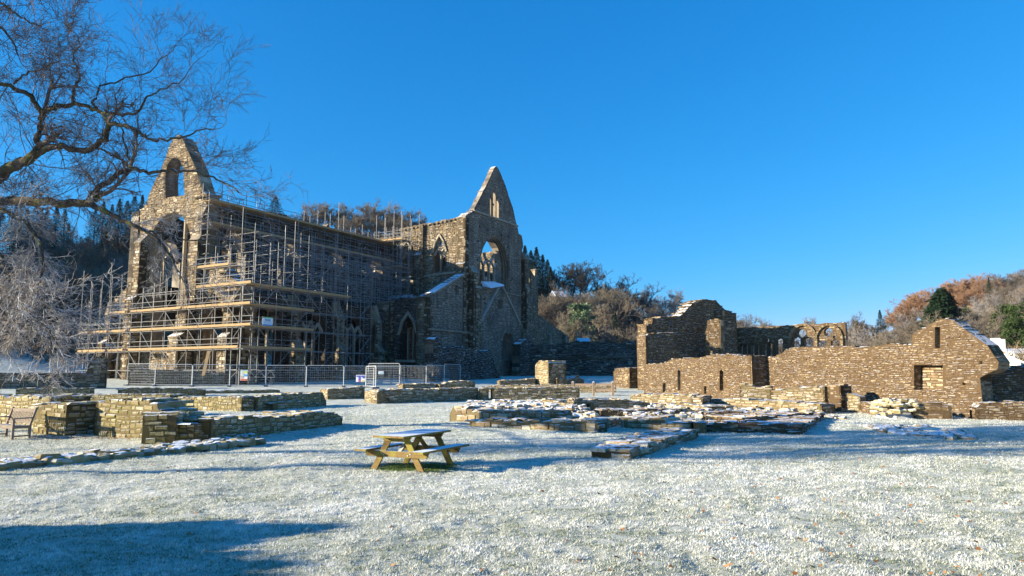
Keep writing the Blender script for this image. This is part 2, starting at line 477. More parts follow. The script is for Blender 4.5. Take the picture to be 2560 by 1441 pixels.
# ground: frosted turf near, woodland floor on the hills
def make_ground_mat():
    m, t, p = mat('frosted_turf')
    g = N(t, 'ShaderNodeNewGeometry')
    n1 = noise(t, 55, 4, 0.75)
    n2 = noise(t, 7, 4, 0.6)
    n3 = noise(t, 0.7, 4, 0.6)
    v = math_(t, 'ADD', math_(t, 'MULTIPLY', n1.outputs[0], 0.55), math_(t, 'ADD', math_(t, 'MULTIPLY', n2.outputs[0], 0.25), math_(t, 'MULTIPLY', n3.outputs[0], 0.2)))
    n9 = noise(t, 2.2, 5, 0.75)
    v = math_(t, 'ADD', v, math_(t, 'MULTIPLY', math_(t, 'SUBTRACT', n9.outputs[0], 0.5), 0.28))
    turf = ramp(t, v, [(0.34, (0.17, 0.19, 0.12)), (0.44, (0.46, 0.48, 0.38)), (0.55, (0.73, 0.73, 0.66)), (0.72, (0.86, 0.86, 0.84))]).outputs[0]
    # the bare green patch under the picnic table
    ta = N(t, 'ShaderNodeVectorMath'); ta.operation = 'SUBTRACT'; ta.inputs[1].default_value = (-2.1, 15.45, 0)
    t.links.new(g.outputs['Position'], ta.inputs[0])
    tb = N(t, 'ShaderNodeVectorMath'); tb.operation = 'MULTIPLY'; tb.inputs[1].default_value = (0.85, 1.0, 0)
    t.links.new(ta.outputs[0], tb.inputs[0])
    tl = N(t, 'ShaderNodeVectorMath'); tl.operation = 'LENGTH'; t.links.new(tb.outputs[0], tl.inputs[0])
    gm = math_(t, 'ADD', tl.outputs[1], math_(t, 'MULTIPLY', math_(t, 'SUBTRACT', n2.outputs[0], 0.5), 0.9))
    gmask = ramp(t, gm, [(0.62, (1, 1, 1)), (0.86, (0, 0, 0))]).outputs[0]
    turf = mixc(t, gmask, turf, mixc(t, n1.outputs[0], (0.05, 0.09, 0.015), (0.16, 0.24, 0.05)))
    fl = noise(t, 0.35, 5, 0.7)
    floor = ramp(t, fl.outputs[0], [(0.35, (0.08, 0.06, 0.045)), (0.5, (0.16, 0.12, 0.085)), (0.65, (0.2, 0.18, 0.12)), (0.75, (0.4, 0.4, 0.38))]).outputs[0]
    ln = N(t, 'ShaderNodeVectorMath'); ln.operation = 'LENGTH'; t.links.new(g.outputs['Position'], ln.inputs[0])
    nb = noise(t, 0.05, 2)
    mr = N(t, 'ShaderNodeMapRange'); mr.inputs[1].default_value = 150; mr.inputs[2].default_value = 172
    t.links.new(math_(t, 'ADD', ln.outputs[1], math_(t, 'MULTIPLY', nb.outputs[0], 30)), mr.inputs[0])
    c = mixc(t, mr.outputs[0], turf, floor)
    t.links.new(c, p.inputs['Base Color'])
    bump(t, p, v, 0.9, 0.08)
    return m
M_GROUND = make_ground_mat()

def make_grass_mat():
    m, t, p = mat('frosted_blades')
    at = N(t, 'ShaderNodeAttribute'); at.attribute_name = 'rnd'
    c = ramp(t, at.outputs['Fac'], [(0.0, (0.07, 0.12, 0.03)), (0.12, (0.15, 0.22, 0.06)), (0.18, (0.28, 0.28, 0.19)), (0.35, (0.47, 0.49, 0.37)), (0.6, (0.76, 0.75, 0.65)), (0.8, (0.86, 0.85, 0.79)), (1.0, (0.88, 0.88, 0.87))]).outputs[0]
    t.links.new(c, p.inputs['Base Color'])
    p.inputs['Roughness'].default_value = 0.7
    tr = N(t, 'ShaderNodeBsdfTranslucent'); t.links.new(c, tr.inputs['Color'])
    ms = N(t, 'ShaderNodeMixShader'); ms.inputs[0].default_value = 0.3
    t.links.new(p.outputs[0], ms.inputs[1]); t.links.new(tr.outputs[0], ms.inputs[2])
    t.links.new(ms.outputs[0], t.nodes['Material Output'].inputs[0])
    return m
M_BLADE = make_grass_mat()

# ============================================================ ground, turf, leaves
def vnoise(x, y, s, seed=0):
    g = np.random.default_rng(seed).random((256, 256))
    u = x / s; v = y / s
    i = np.floor(u).astype(int); j = np.floor(v).astype(int)
    fu = u - i; fv = v - j
    fu = fu * fu * (3 - 2 * fu); fv = fv * fv * (3 - 2 * fv)
    a = g[i % 256, j % 256]; b = g[(i + 1) % 256, j % 256]; c = g[i % 256, (j + 1) % 256]; d = g[(i + 1) % 256, (j + 1) % 256]
    return (a * (1 - fu) + b * fu) * (1 - fv) + (c * (1 - fu) + d * fu) * fv

def build_ground():
    rad = np.concatenate([[0.0], np.geomspace(0.6, 560, 220)])
    az = np.concatenate([np.arange(-180, -45, 1.5), np.arange(-45, 45, 0.25), np.arange(45, 180, 1.5)])
    A, R = np.meshgrid(np.radians(az), rad)
    X = R * np.sin(A); Y = R * np.cos(A)
    Z = ground_np(X, Y)
    near = (R < 60)
    Z = Z + np.where(near, (vnoise(X, Y, 0.22, 3) - 0.5) * 0.04 + (vnoise(X, Y, 1.1, 4) - 0.5) * 0.06, 0)
    v = np.stack([X, Y, Z], -1).reshape(-1, 3)
    nr, na = R.shape
    i = np.arange(nr - 1)[:, None] * na; j = np.arange(na)[None, :]
    j2 = (j + 1) % na
    f = np.stack([i + j, i + na + j, i + na + j2, i + j2], -1).reshape(-1, 4)
    me = np_mesh('ground', v, f[:, ::-1], M_GROUND, smooth=True)
    o = link('ground', me)
    tag(o, kind='structure')
    # face up
    return o
build_ground()

def blades(n, ymin, ymax, xs, seed, hscale=1.0, wscale=1.0):
    r = np.random.default_rng(seed)
    y = np.exp(r.uniform(math.log(ymin), math.log(ymax), n))
    x = y * r.uniform(-xs, xs, n)
    cl = vnoise(x, y, 0.09, 11); c2 = vnoise(x, y, 0.5, 12); c3 = vnoise(x, y, 2.6, 13)
    keep = r.random(n) < (0.25 + 1.1 * cl) * (0.6 + 0.6 * c2)
    x, y, cl, c2, c3 = x[keep], y[keep], cl[keep], c2[keep], c3[keep]
    n = len(x)
    z = ground_np(x, y) + (vnoise(x, y, 0.22, 3) - 0.5) * 0.04 + (vnoise(x, y, 1.1, 4) - 0.5) * 0.06 - 0.004
    h = (0.009 + 0.02 * r.random(n) * (0.5 + cl)) * (1 + 0.02 * y) * hscale
    w = (0.0028 + 0.003 * r.random(n)) * (1 + 0.06 * y) * wscale
    a = r.uniform(0, 2 * pi, n); lean = r.uniform(0.2, 1.6, n); b = a + r.normal(pi / 2, 0.5, n)
    dx, dy = np.cos(a) * w, np.sin(a) * w
    lx, ly = np.cos(b) * h * lean, np.sin(b) * h * lean
    p0 = np.stack([x - dx, y - dy, z], 1); p1 = np.stack([x + dx, y + dy, z], 1)
    p2 = np.stack([x + lx, y + ly, z + h], 1)
    v = np.stack([p0, p1, p2], 1).reshape(-1, 3)
    f = np.arange(3 * n).reshape(-1, 3)
    col = np.clip(0.22 + 0.62 * r.random(n) + 0.55 * (cl - 0.5) + 0.5 * (c2 - .5) + 0.3 * (c3 - 0.5), 0.14, 1)
    # no rime under the picnic table
    q = np.sqrt(((x + 2.1) * 0.85) ** 2 + (y - 15.45) ** 2) + (c2 - 0.5) * 0.5
    col = np.where(q < 0.80 + 0.15 * r.random(n), r.uniform(0.0, 0.16, n), col)
    return v, f, col
v, f, c = blades(900000, 6.4, 42, 0.8, 5)
tag(link('frosted_grass', np_mesh('frosted_grass', v, f, M_BLADE, c)), 'short frosted grass blades covering the lawn in front of the ruins', 'grass', kind='stuff')

def leaves():
    r = np.random.default_rng(9)
    n = 620
    y = np.exp(r.uniform(math.log(6.7), math.log(20), n)); x = y * r.uniform(-0.75, 0.8, n)
    keep = r.random(n) < 0.25 + 0.75 * np.clip(x / y * 1.3 + 0.35, 0, 1)
    x, y = x[keep], y[keep]
    b = gp(150, 1098)      # the drift under the bench wall
    k = 260
    x = np.concatenate([x, b.x + r.uniform(-1.2, 3.4, k)]); y = np.concatenate([y, b.y + r.normal(0.15, 0.28, k)])
    n = len(x)
    vs, fs = [], []
    for i in range(n):
        s = random.uniform(0.02, 0.042); a = random.uniform(0, 6.28); z = G(x[i], y[i]) + random.uniform(0.015, 0.03)
        tl = random.uniform(-0.5, 0.5)
        bb = len(vs)
        for k_, rr in enumerate((1.0, 0.62, 0.85, 0.55, 1.15, 0.55, 0.85, 0.62)):
            t = a + k_ * pi / 4
            vs.append((x[i] + cos(t) * s * rr, y[i] + sin(t) * s * rr * 0.8, z + sin(t * 1.0 + tl * 4) * s * 0.35 + abs(tl) * s * 0.5))
        fs.append(tuple(range(bb, bb + 8)))
    m = varied('dead_leaf', [(0.22, 0.09, 0.03), (0.36, 0.15, 0.05), (0.45, 0.24, 0.1)], objrand=0.0)
    mb = MB(); mb.v = vs; mb.f = fs; mb.r = [random.random() for _ in fs]; mb.m = [0] * len(fs)
    o = mb.build('fallen_leaves', m)
    tag(o, 'scattered brown fallen leaves lying on the frosted lawn', 'leaves', kind='stuff')
leaves()

# ============================================================ walls built of stones
def inpoly(x, y, P):
    c = False; j = len(P) - 1
    for i in range(len(P)):
        xi, yi = P[i]; xj, yj = P[j]
        if (yi > y) != (yj > y) and x < (xj - xi) * (y - yi) / (yj - yi) + xi: c = not c
        j = i
    return c

def rough_outline(P, amp, step):
    out = []
    n = len(P)
    for i in range(n):
        a, b = Vector(P[i]), Vector(P[(i + 1) % n])
        L = (b - a).length
        k = max(1, int(L / step))
        nrm = Vector((-(b - a).y, (b - a).x)).normalized() if L > 0 else Vector((0, 0))
        low = a.y < P_base + 0.3 and b.y < P_base + 0.3
        vert = abs((b - a).x) < .12 * abs((b - a).y)
        for j in range(k):
            p = a + (b - a) * (j / k)
            if j > 0 and not low and not vert: p = p + nrm * random.uniform(-amp, amp)
            out.append((p.x, p.y))
    return out
P_base = 0

def wallpoly(mb, A, az, outline, holes=(), thick=1.2, side=1, rough=0.06, step=0.5, stone=(0.5, 0.25), proud=0.03, jit=0.02,
             stones=True, capstones=True, back=False, dens=1.0, core_m=1, stone_m=0, gap=0.012, rbias=0.0, quoin=0.0):
    """A masonry wall. outline/holes are (s, z) polygons in the upright plane through A along az; its body lies `thick` behind
    the seen face, to the left (side=1) or right (-1) of az."""
    global P_base
    d = D2(az); nr = Vector((-d.y, d.x)) * side          # into the wall
    A = Vector(A[:2])
    P_base = min(z for _, z in outline)
    def W(s, z, dep):
        q = A + d * s + nr * dep
        return (q.x, q.y, z)
    area = sum(outline[i][0] * outline[(i + 1) % len(outline)][1] - outline[(i + 1) % len(outline)][0] * outline[i][1] for i in range(len(outline)))
    if area < 0: outline = list(outline)[::-1]
    ol = rough_outline(outline, rough, step) if rough else list(outline)
    hs_ = []
    for h in holes:
        ar = sum(h[i][0] * h[(i + 1) % len(h)][1] - h[(i + 1) % len(h)][0] * h[i][1] for i in range(len(h)))
        hs_.append(list(h)[::-1] if ar > 0 else list(h))
    polys = [[Vector((x, z, 0)) for x, z in ol]] + [[Vector((x, z, 0)) for x, z in h] for h in hs_]
    tris = tessellate_polygon(polys)
    flat = [p for q in ([ol] + hs_) for p in q]
    for t in tris:
        p = [flat[i] for i in t]
        ar = (p[1][0] - p[0][0]) * (p[2][1] - p[0][1]) - (p[2][0] - p[0][0]) * (p[1][1] - p[0][1])
        if ar < 0: p = p[::-1]
        mb.face([W(*q, 0) for q in (p if side > 0 else p[::-1])], 0.3, core_m)
        mb.face([W(*q, thick) for q in (p[::-1] if side > 0 else p)], 0.3, core_m)
    for ring in [ol] + hs_:
        for i in range(len(ring)):
            a, b = ring[i], ring[(i + 1) % len(ring)]
            q = [W(*a, 0), W(*a, thick), W(*b, thick), W(*b, 0)]
            mb.face(q if side > 0 else q[::-1], random.random(), stone_m)
    if not stones: return
    zmin = min(z for _, z in ol); zmax = max(z for _, z in ol)
    smin = min(s for s, _ in ol); smax = max(s for s, _ in ol)
    sl, sh = stone
    ph = random.uniform(0, 6)
    wav = lambda s_: sh * (.35 * sin(s_ * 1.1 + ph) + .25 * sin(s_ * 2.7 + ph * 2))
    for sidei in ((0, 1) if back else (0,)):
        z = zmin
        while z < zmax:
            ch = sh * random.uniform(0.7, 1.3)
            s = smin - random.uniform(0, sl)
            while s < smax:
                w = sl * random.uniform(0.5, 1.6)
                zo = wav(s) + random.uniform(-.12, .12) * sh
                c = (s + w / 2, z + zo + ch / 2)
                ok = random.random() < dens and inpoly(c[0], c[1], ol)
                if ok:
                    for h in hs_:
                        if inpoly(c[0], c[1], h) or inpoly(s + w * .12, c[1], h) or inpoly(s + w * .88, c[1], h): ok = False; break
                if ok and not (inpoly(s + w * .1, c[1], ol) and inpoly(s + w * .9, c[1], ol)): ok = False
                if ok:
                    o = proud * random.uniform(0.1, 1.0) ** 1.0
                    if random.random() < 0.06: o += proud * 0.8
                    g = gap * random.uniform(0.4, 1.6)
                    J = lambda: random.uniform(-jit, jit)
                    s0, s1, z0, z1 = s + g, s + w - g, z + zo + g, z + zo + ch * random.uniform(.8, 1.06) - g
                    ins = min(0.02, sh * 0.12)
                    fr = [(s0 + ins + J(), z0 + ins + J()), (s1 - ins + J(), z0 + ins + J()), (s1 - ins + J(), z1 - ins + J()), (s0 + ins + J(), z1 - ins + J())]
                    bk = [(s0, z0), (s1, z0), (s1, z1), (s0, z1)]
                    D0 = (-o, 0.02) if sidei == 0 else (thick + o, thick - 0.02)
                    rnd = min(1, max(0, random.betavariate(3.5, 4) + rbias + (0.4 if random.random() < 0.07 else 0)))
                    f_ = [W(*q, D0[0] + random.uniform(-.3, .3) * proud * .5) for q in fr]; b_ = [W(*q, D0[1]) for q in bk]
                    flip = (side > 0) == (sidei == 0)
                    mb_face = lambda q: mb.face(q if flip else q[::-1], rnd, stone_m)
                    mb_face(f_)
                    for i in range(4):
                        j = (i + 1) % 4
                        mb_face([f_[i], b_[i], b_[j], f_[j]])
                s += w
            z += ch
    if capstones:
        n = len(ol)
        acc = 0
        for i in range(n):
            a, b = Vector(ol[i]), Vector(ol[(i + 1) % n])
            e = b - a
            if e.length < 1e-4: continue
            up = -e.x / e.length           # outward normal's z for ccw outline
            if up < 0.12: continue
            k = max(1, int(e.length / (sl * 0.9)))
            for j in range(k):
                if random.random() > (0.85 if up > .8 else .5): continue
                p = a + e * ((j + random.random()) / k)
                if up < .8: p = p + Vector((-e.y, e.x)) / e.length * (sh * .45)
                dd = 0.05
                while dd < thick - 0.05:
                    w = sl * random.uniform(0.5, 1.3) * min(1, .25 + up); dp = random.uniform(0.25, 0.5) * min(1.2, thick); hh = sh * random.uniform(0.25, 0.65) * (.5 + .5 * min(1, up * 1.2))
                    sl_ = sh * 0.25
                    cs = []
                    for zz in (-0.5, 0.5):
                        for u, v_ in ((-.5, 0), (.5, 0), (.5, 1), (-.5, 1)):
                            cs.append(W(p.x + u * w + random.uniform(-.12, .12) * w, p.y + zz * hh + random.uniform(-.15, .15) * hh + 0.2 * hh, dd - 0.04 + v_ * dp + random.uniform(-.06, .06)))
                    if side < 0: cs = [cs[0], cs[3], cs[2], cs[1], cs[4], cs[7], cs[6], cs[5]]
                    mb.hexa([cs[0], cs[1], cs[2], cs[3], cs[4], cs[5], cs[6], cs[7]], min(1, max(0, random.betavariate(2, 2) + rbias)), stone_m)
                    dd += dp + 0.02

def pxpoly(A, az, pts):
    return [onplane(x, y, A, az) for x, y in pts]

def arch(s0, s1, z0, zs, zt, n=7):
    """pointed arch outline, ccw from bottom left"""
    out = [(s0, z0), (s1, z0), (s1, zs)]
    m = (s0 + s1) / 2
    for k in range(1, n):
        t = k / n; out.append((s1 - (s1 - m) * (1 - cos(t * pi / 2)) ** 0.9, zs + (zt - zs) * sin(t * pi / 2)))
    out.append((m, zt))
    for k in range(n - 1, 0, -1):
        t = k / n; out.append((s0 + (m - s0) * (1 - cos(t * pi / 2)) ** 0.9, zs + (zt - zs) * sin(t * pi / 2)))
    out.append((s0, zs))
    return out
def circ(cs, cz, r, n=14):
    return [(cs + r * cos(2 * pi * k / n), cz + r * sin(2 * pi * k / n)) for k in range(n)]

def bars_on(mb, A, az, side, paths, w, dep, t=0.25, m=0):
    """tracery or moulding bars laid in a wall plane at depth dep"""
    d = D2(az); nr = Vector((-d.y, d.x)) * side; A = Vector(A[:2])
    for path in paths:
        for a, b in zip(path[:-1], path[1:]):
            pa = A + d * a[0] + nr * dep; pb = A + d * b[0] + nr * dep
            e = Vector((b[0] - a[0], b[1] - a[1]))
            ex = e.normalized() * w * 0.4
            da = d * ex.x
            mb.bar((pa.x - da.x, pa.y - da.y, a[1] - ex.y), (pb.x + da.x, pb.y + da.y, b[1] + ex.y), t, w, up=(e.y * -d.x, e.y * -d.y, e.x) , rnd=random.uniform(.4, .9), m=m)

STONE3 = [M_CHURCH, M_MORT, M_PALE]

DARK3 = [M_SHADEST, M_MORTD, M_PALE]
ASH3 = [M_ASHLAR, M_MORT, M_PALE]

# ============================================================ the abbey church
WEST, SOUTH, NORTH, EAST = 30.0, -60.0, 120.0, 210.0
A0 = aty(592, 945, 70).xy                 # NE corner of the aisle
C0 = A0 + D2(SOUTH) * 6.35                # NE corner of the clerestory
Q1 = C0 + D2(WEST) * 31.4                 # where presbytery meets transept
Q2 = Q1 + D2(NORTH) * 12.9                # NE corner of the transept
Q3 = Q2 + D2(WEST) * -8.1                 # NE corner of the chapels
church = empty('abbey_church', (A0.x, A0.y, 0.6), 0, 'huge roofless stone abbey church with tall gables, half covered in scaffolding', 'church')
CHI = Matrix.Translation((-A0.x, -A0.y, -0.6))
def cpart(mb, name, parent=None, mats=None):
    o = mb.build(name, mats or STONE3)
    o.parent = parent or church
    o.matrix_parent_inverse = CHI
    if parent is not None: o.matrix_parent_inverse = Matrix.Identity(4)
    return o

# --- east front
mb = MB()
P = lambda pts: pxpoly(A0, SOUTH, pts)
eo = P([(592, 972), (602, 715), (570, 686), (537, 655), (514, 640), (517, 487), (507, 478), (499, 452), (491, 426), (481, 402), (471, 380), (460, 354), (449, 339), (438, 343), (426, 360), (408, 409),
        (387, 454), (371, 491), (366, 512), (350, 528), (350, 589), (338, 607), (331, 700), (322, 712), (300, 737), (285, 754), (272, 772), (270, 980)])
eh = [P([(414, 496), (413, 440), (419, 410), (432, 394), (446, 396), (458, 420), (460, 470), (462, 488)]),
      P([(374, 880), (374, 600), (385, 573), (400, 550), (418, 536), (437, 530), (455, 540), (468, 560), (476, 590), (477, 870)]),
      P([(506, 935), (507, 775), (516, 745), (530, 728), (545, 745), (555, 775), (556, 935)]),
      P([(318, 800), (318, 735), (322, 718), (327, 712), (328, 735), (328, 800)])]
wallpoly(mb, A0, SOUTH, eo, eh, 1.6, -1, rough=0.12, step=0.7, stone=(0.55, 0.24), proud=0.05, rbias=0.12)
ef = cpart(mb, 'east_front')
# tall shafts left in the great east window
mb = MB()
def onE(x, y): return onplane(x, y, A0, SOUTH)
zt = onE(400, 560)[1]
for x, yt in ((428, 536),):
    s0, z0 = onE(x, 876); s1, z1 = onE(x, yt)
    bars_on(mb, A0, SOUTH, -1, [[(s0, z0), (s0, z1)]], 0.22, 0.9, 0.35, m=2)
for k in ():
    s0, z0 = onE(392 + k * 22, 600); s1, z1 = onE(414 + k * 22, 600)
    bars_on(mb, A0, SOUTH, -1, [[(s0, z0), ((s0 + s1) / 2, z0 + 1.6), (s1, z1)]], 0.18, 0.9, 0.3, m=2)
cpart(mb, 'window_tracery', ef)
def buttress(A, az, side, s0, s1, z0, z1, depth, setoffs=((0.55, 0.7), (1.0, 0.4)), top=1.2, rb=0.0, gable=False, name='buttress', stone=(0.55, 0.28)):
    """stepped buttress standing out from the wall plane"""
    mb = MB()
    d = D2(az); nr = -Vector((-d.y, d.x)) * side   # outwards
    A = Vector(A[:2])
    zz = z0
    for frac, dp in setoffs:
        za = z0 + (z1 - z0) * frac
        dd = depth * dp / setoffs[0][1]
        Lw = A + d * s0 + nr * dd
        # front, and both flanks, as faced walls
        wallpoly(mb, Lw, az, [(0, zz), (s1 - s0, zz), (s1 - s0, za), (0, za)], (), dd, side, rough=0, stone=stone, proud=0.03, capstones=False, rbias=rb)
        for ss, sg in ((s0, -1), (s1, 1)):
            S = A + d * ss
            wallpoly(mb, S, degrees(atan2(nr.x, nr.y)), [(0, zz), (dd, zz), (dd, za), (0, za)], (), 0.25, (1 if sg * side < 0 else -1) * 1, rough=0, stone=stone, proud=0.02, capstones=False, rbias=rb)
        # sloping set-off
        p = [A + d * s0 + nr * (dd + .05), A + d * s1 + nr * (dd + .05), A + d * s1, A + d * s0]
        hh = top
        mb.hexa([(q.x, q.y, za) for q in p] + [(q.x, q.y, za + (0.08 if i < 2 else hh)) for i, q in enumerate(p)], 0.5, 0)
        zz = za
    if gable:
        w = (s1 - s0) / 2; dd = depth * setoffs[-1][1] / setoffs[0][1]
        a = A + d * s0 + nr * dd; b = A + d * s1 + nr * dd; c = (a + b) / 2
        a2 = a - nr * dd; b2 = b - nr * dd; c2 = c - nr * dd
        mb.face([(a.x, a.y, z1), (b.x, b.y, z1), (c.x, c.y, z1 + w * 3.2)], .6, 0)
        mb.face([(a.x, a.y, z1), (c.x, c.y, z1 + w * 3.2), (c2.x, c2.y, z1 + w * 3.2), (a2.x, a2.y, z1)], .7, 2)
        mb.face([(b.x, b.y, z1), (b2.x, b2.y, z1), (c2.x, c2.y, z1 + w * 3.2), (c.x, c.y, z1 + w * 3.2)], .7, 2)
    return cpart(mb, name)
for xa, xb, yt, dp, ga in ((455, 482, 760, 1.9, True), (568, 590, 760, 1.4, False), (332, 349, 615, 1.5, False), (272, 284, 790, 1.6, True)):
    sa, _ = onE(xb, 950); sb, _ = onE(xa, 950); _, zt = onE((xa + xb) / 2, yt)
    buttress(A0, SOUTH, -1, sa, sb, 0.3, zt, dp, ((0.6, 0.9), (1.0, 0.55)), rb=0.2, gable=ga)
sa, _ = onE(514, 600); sb, _ = onE(490, 600)
buttress(A0, SOUTH, -1, sa, sb, 9.5, onE(500, 545)[1], 0.9, ((0.7, 0.9), (1.0, 0.5)), rb=0.2)

# --- presbytery walls, clerestory over arcade
def clere(A, name, s1, top, sn, stones=True, side=1):
    mb = MB(); holes = []
    nb = max(1, round(s1 / 7.6)); bw = s1 / nb
    for k in range(nb):
        holes.append(arch(k * bw + 1.3, (k + 1) * bw - 1.3, 0.9, 5.5, 8.6))
        holes.append(arch(k * bw + 2.3, (k + 1) * bw - 2.3, 12.3, 15.4, 18.0))
    ol = [(0, 0.3), (s1, 0.3)]
    x = s1
    while x > 0:
        ol.append((x, top + random.uniform(-.25, .2))); x -= 1.4
    ol.append((0, top))
    wallpoly(mb, A, WEST, ol, holes, 1.4, side, rough=0.05, stone=(0.6, 0.28), proud=0.04, stones=stones)
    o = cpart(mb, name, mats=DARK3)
    for k in range(nb):
        mb = MB(); m = (k + .5) * bw
        bars_on(mb, A, WEST, side, [[(m, 12.3), (m, 15.6)], [(m - 1.5, 15.4), (m - .75, 16.3), (m, 15.6), (m + .75, 16.3), (m + 1.5, 15.4)]], 0.22, 0.7, 0.35, m=2)
        bars_on(mb, A, WEST, side, [[(m + .7 * cos(a), 16.75 + .7 * sin(a)) for a in [i * pi / 5 for i in range(11)]]], 0.16, 0.7, 0.3, m=2)
        cpart(mb, 'window_tracery', o)
    return o
clere(C0, 'presbytery_north_wall', 31.4, 20.8, True)
clere(C0 + D2(SOUTH) * 11.8, 'presbytery_south_wall', 31.4, 20.6, False, stones=False)
# --- north aisle
mb = MB()
holes = [arch(k * 6.6 + 1.5, k * 6.6 + 5.3, 2.9, 6.8, 9.0) for k in range(3)]
wallpoly(mb, A0, WEST, [(0, 0.2), (22.6, 0.2), (22.6, 9.9), (18, 10.2), (12, 10.0), (6, 10.3), (0, 10.2)], holes, 1.2, 1, rough=0.08, stone=(0.55, 0.26), proud=0.04)
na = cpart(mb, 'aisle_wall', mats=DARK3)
for k in range(3):
    mb = MB(); m = k * 6.6 + 3.4
    bars_on(mb, A0, WEST, 1, [[(m - .6, 2.9), (m - .6, 7.4)], [(m + .6, 2.9), (m + .6, 7.4)], [(m - 1.9, 6.8), (m - 1.2, 7.7), (m - .6, 6.9), (m, 7.9), (m + .6, 6.9), (m + 1.2, 7.7), (m + 1.9, 6.8)]], 0.2, 0.6, 0.3, m=2)
    cpart(mb, 'window_tracery', na)
for s in (0.0, 6.0, 12.6, 19.2):
    buttress(A0, WEST, 1, s + 0.05, s + 1.35, 0.2, 8.2, 1.5, ((0.55, 0.9), (1.0, 0.55)), rb=0.05, top=2.3)
mb = MB()
a, b = A0, A0 + D2(WEST) * 30; c, d = A0 + D2(SOUTH) * 6.35 + D2(WEST) * 30, A0 + D2(SOUTH) * 6.35
mb.hexa([(a.x, a.y, 9.0), (b.x, b.y, 9.0), (c.x, c.y, 9.6), (d.x, d.y, 9.6), (a.x, a.y, 9.2), (b.x, b.y, 9.2), (c.x, c.y, 9.8), (d.x, d.y, 9.8)], .3)
cpart(mb, 'aisle_shade_slab', mats=[M_CHURCH])  # unseen slab added to block light and keep the aisle dark inside

# --- transept east wall
PT = lambda pts: pxpoly(Q1, NORTH, pts)
mb = MB()
to = PT([(986, 576), (1010, 571), (1035, 566), (1060, 561), (1085, 557), (1110, 551), (1141, 546), (1150, 541), (1158, 541)])
to = to + [(12.9, 1.0), (0, 1.0)]
th = [PT([(1004, 691), (1004, 640), (1008, 622), (1017, 610), (1027, 622), (1031, 640), (1032, 688)]),
      PT([(1084, 682), (1083, 630), (1088, 607), (1098, 591), (1108, 604), (1114, 627), (1115, 678)])]
wallpoly(mb, Q1, NORTH, to, th, 1.4, 1, rough=0.05, stone=(0.42, 0.26), proud=0.06, rbias=0.08)
te = cpart(mb, 'transept_east_wall')
for cx, cy, xl, xr, yb, ys in ((1017, 627, 1004, 1031, 690, 640), (1098.5, 609, 1084, 1115, 680, 630)):
    mb = MB(); c = onplane(cx, cy, Q1, NORTH); l = onplane(xl, ys, Q1, NORTH)[0]; r_ = onplane(xr, ys, Q1, NORTH)[0]
    zb = onplane(cx, yb, Q1, NORTH)[1]; zs = onplane(cx, ys, Q1, NORTH)[1]
    R = 0.62; m = (l + r_) / 2
    bars_on(mb, Q1, NORTH, 1, [[(m, zb), (m, zs + .2)], [(l, zs - .3), ((l + m) / 2, zs + .55), (m, zs - .1), ((r_ + m) / 2, zs + .55), (r_, zs - .3)]], 0.2, 0.35, 0.3, m=2)
    bars_on(mb, Q1, NORTH, 1, [circ(m, c[1], R, 12) + [circ(m, c[1], R, 12)[0]]], 0.2, 0.35, 0.3, m=2)
    for k in range(6):
        a = k * pi / 3 + .5
        bars_on(mb, Q1, NORTH, 1, [[(m + R * cos(a), c[1] + R * sin(a)), (m + .42 * R * cos(a), c[1] + .42 * R * sin(a))]], 0.13, 0.38, 0.2, m=2)
    bars_on(mb, Q1, NORTH, 1, [[(l - .15, zs), (l + .35, zs + 1.4), (m, c[1] + 1.25), (r_ - .35, zs + 1.4), (r_ + .15, zs)]], 0.22, -0.1, 0.3, m=2)
    cpart(mb, 'window_tracery', te)
mb = MB()
def string_run(mb, A, az, side, pts, w=0.2, out=0.22):
    bars_on(mb, A, az, side, [[onplane(x, y, A, az) for x, y in pts]], w, -out / 2, out, m=2)
string_run(mb, Q1, NORTH, 1, [(990, 698), (1040, 692)]); cpart(mb, 'string_course', te); mb = MB()
string_run(mb, Q1, NORTH, 1, [(1040, 697), (1058, 693), (1080, 688), (1147, 681)]); cpart(mb, 'string_course', te)
# small corbels under the parapet
for k in range(17):
    s = 0.5 + k * 0.72; z = np.interp(s, [0, 12.5], [to[0][1], to[7][1]]) - 0.28
    q = Q1 + D2(NORTH) * s + D2(EAST) * 0.12
    mb = MB(); mb.box(q.x, q.y, z, .3, .3, .22, radians(-30), .4, 0); cpart(mb, 'corbel', te)
s_a = onplane(1044, 690, Q1, NORTH)[0]; s_b = onplane(1060, 690, Q1, NORTH)[0]
buttress(Q1, NORTH, 1, s_a, s_b, 6, onplane(1050, 642, Q1, NORTH)[1], 1.0, ((1.0, 0.6),), rb=0.1, top=.7)
buttress(Q1, NORTH, 1, s_a + .5, s_b, 6, onplane(1060, 566, Q1, NORTH)[1], 0.45, ((1.0, 0.6),), rb=0.1, top=.2)
buttress(Q1, NORTH, 1, 0.0, 0.5, 6, onplane(985, 578, Q1, NORTH)[1], 0.5, ((1.0, 0.6),), rb=0.0, top=.2)
buttress(Q1, NORTH, 1, 11.7, 12.95, 6, onplane(1158, 548, Q1, NORTH)[1], 1.3, ((0.62, 0.9), (1.0, 0.6)), rb=0.25, top=.8, gable=False)

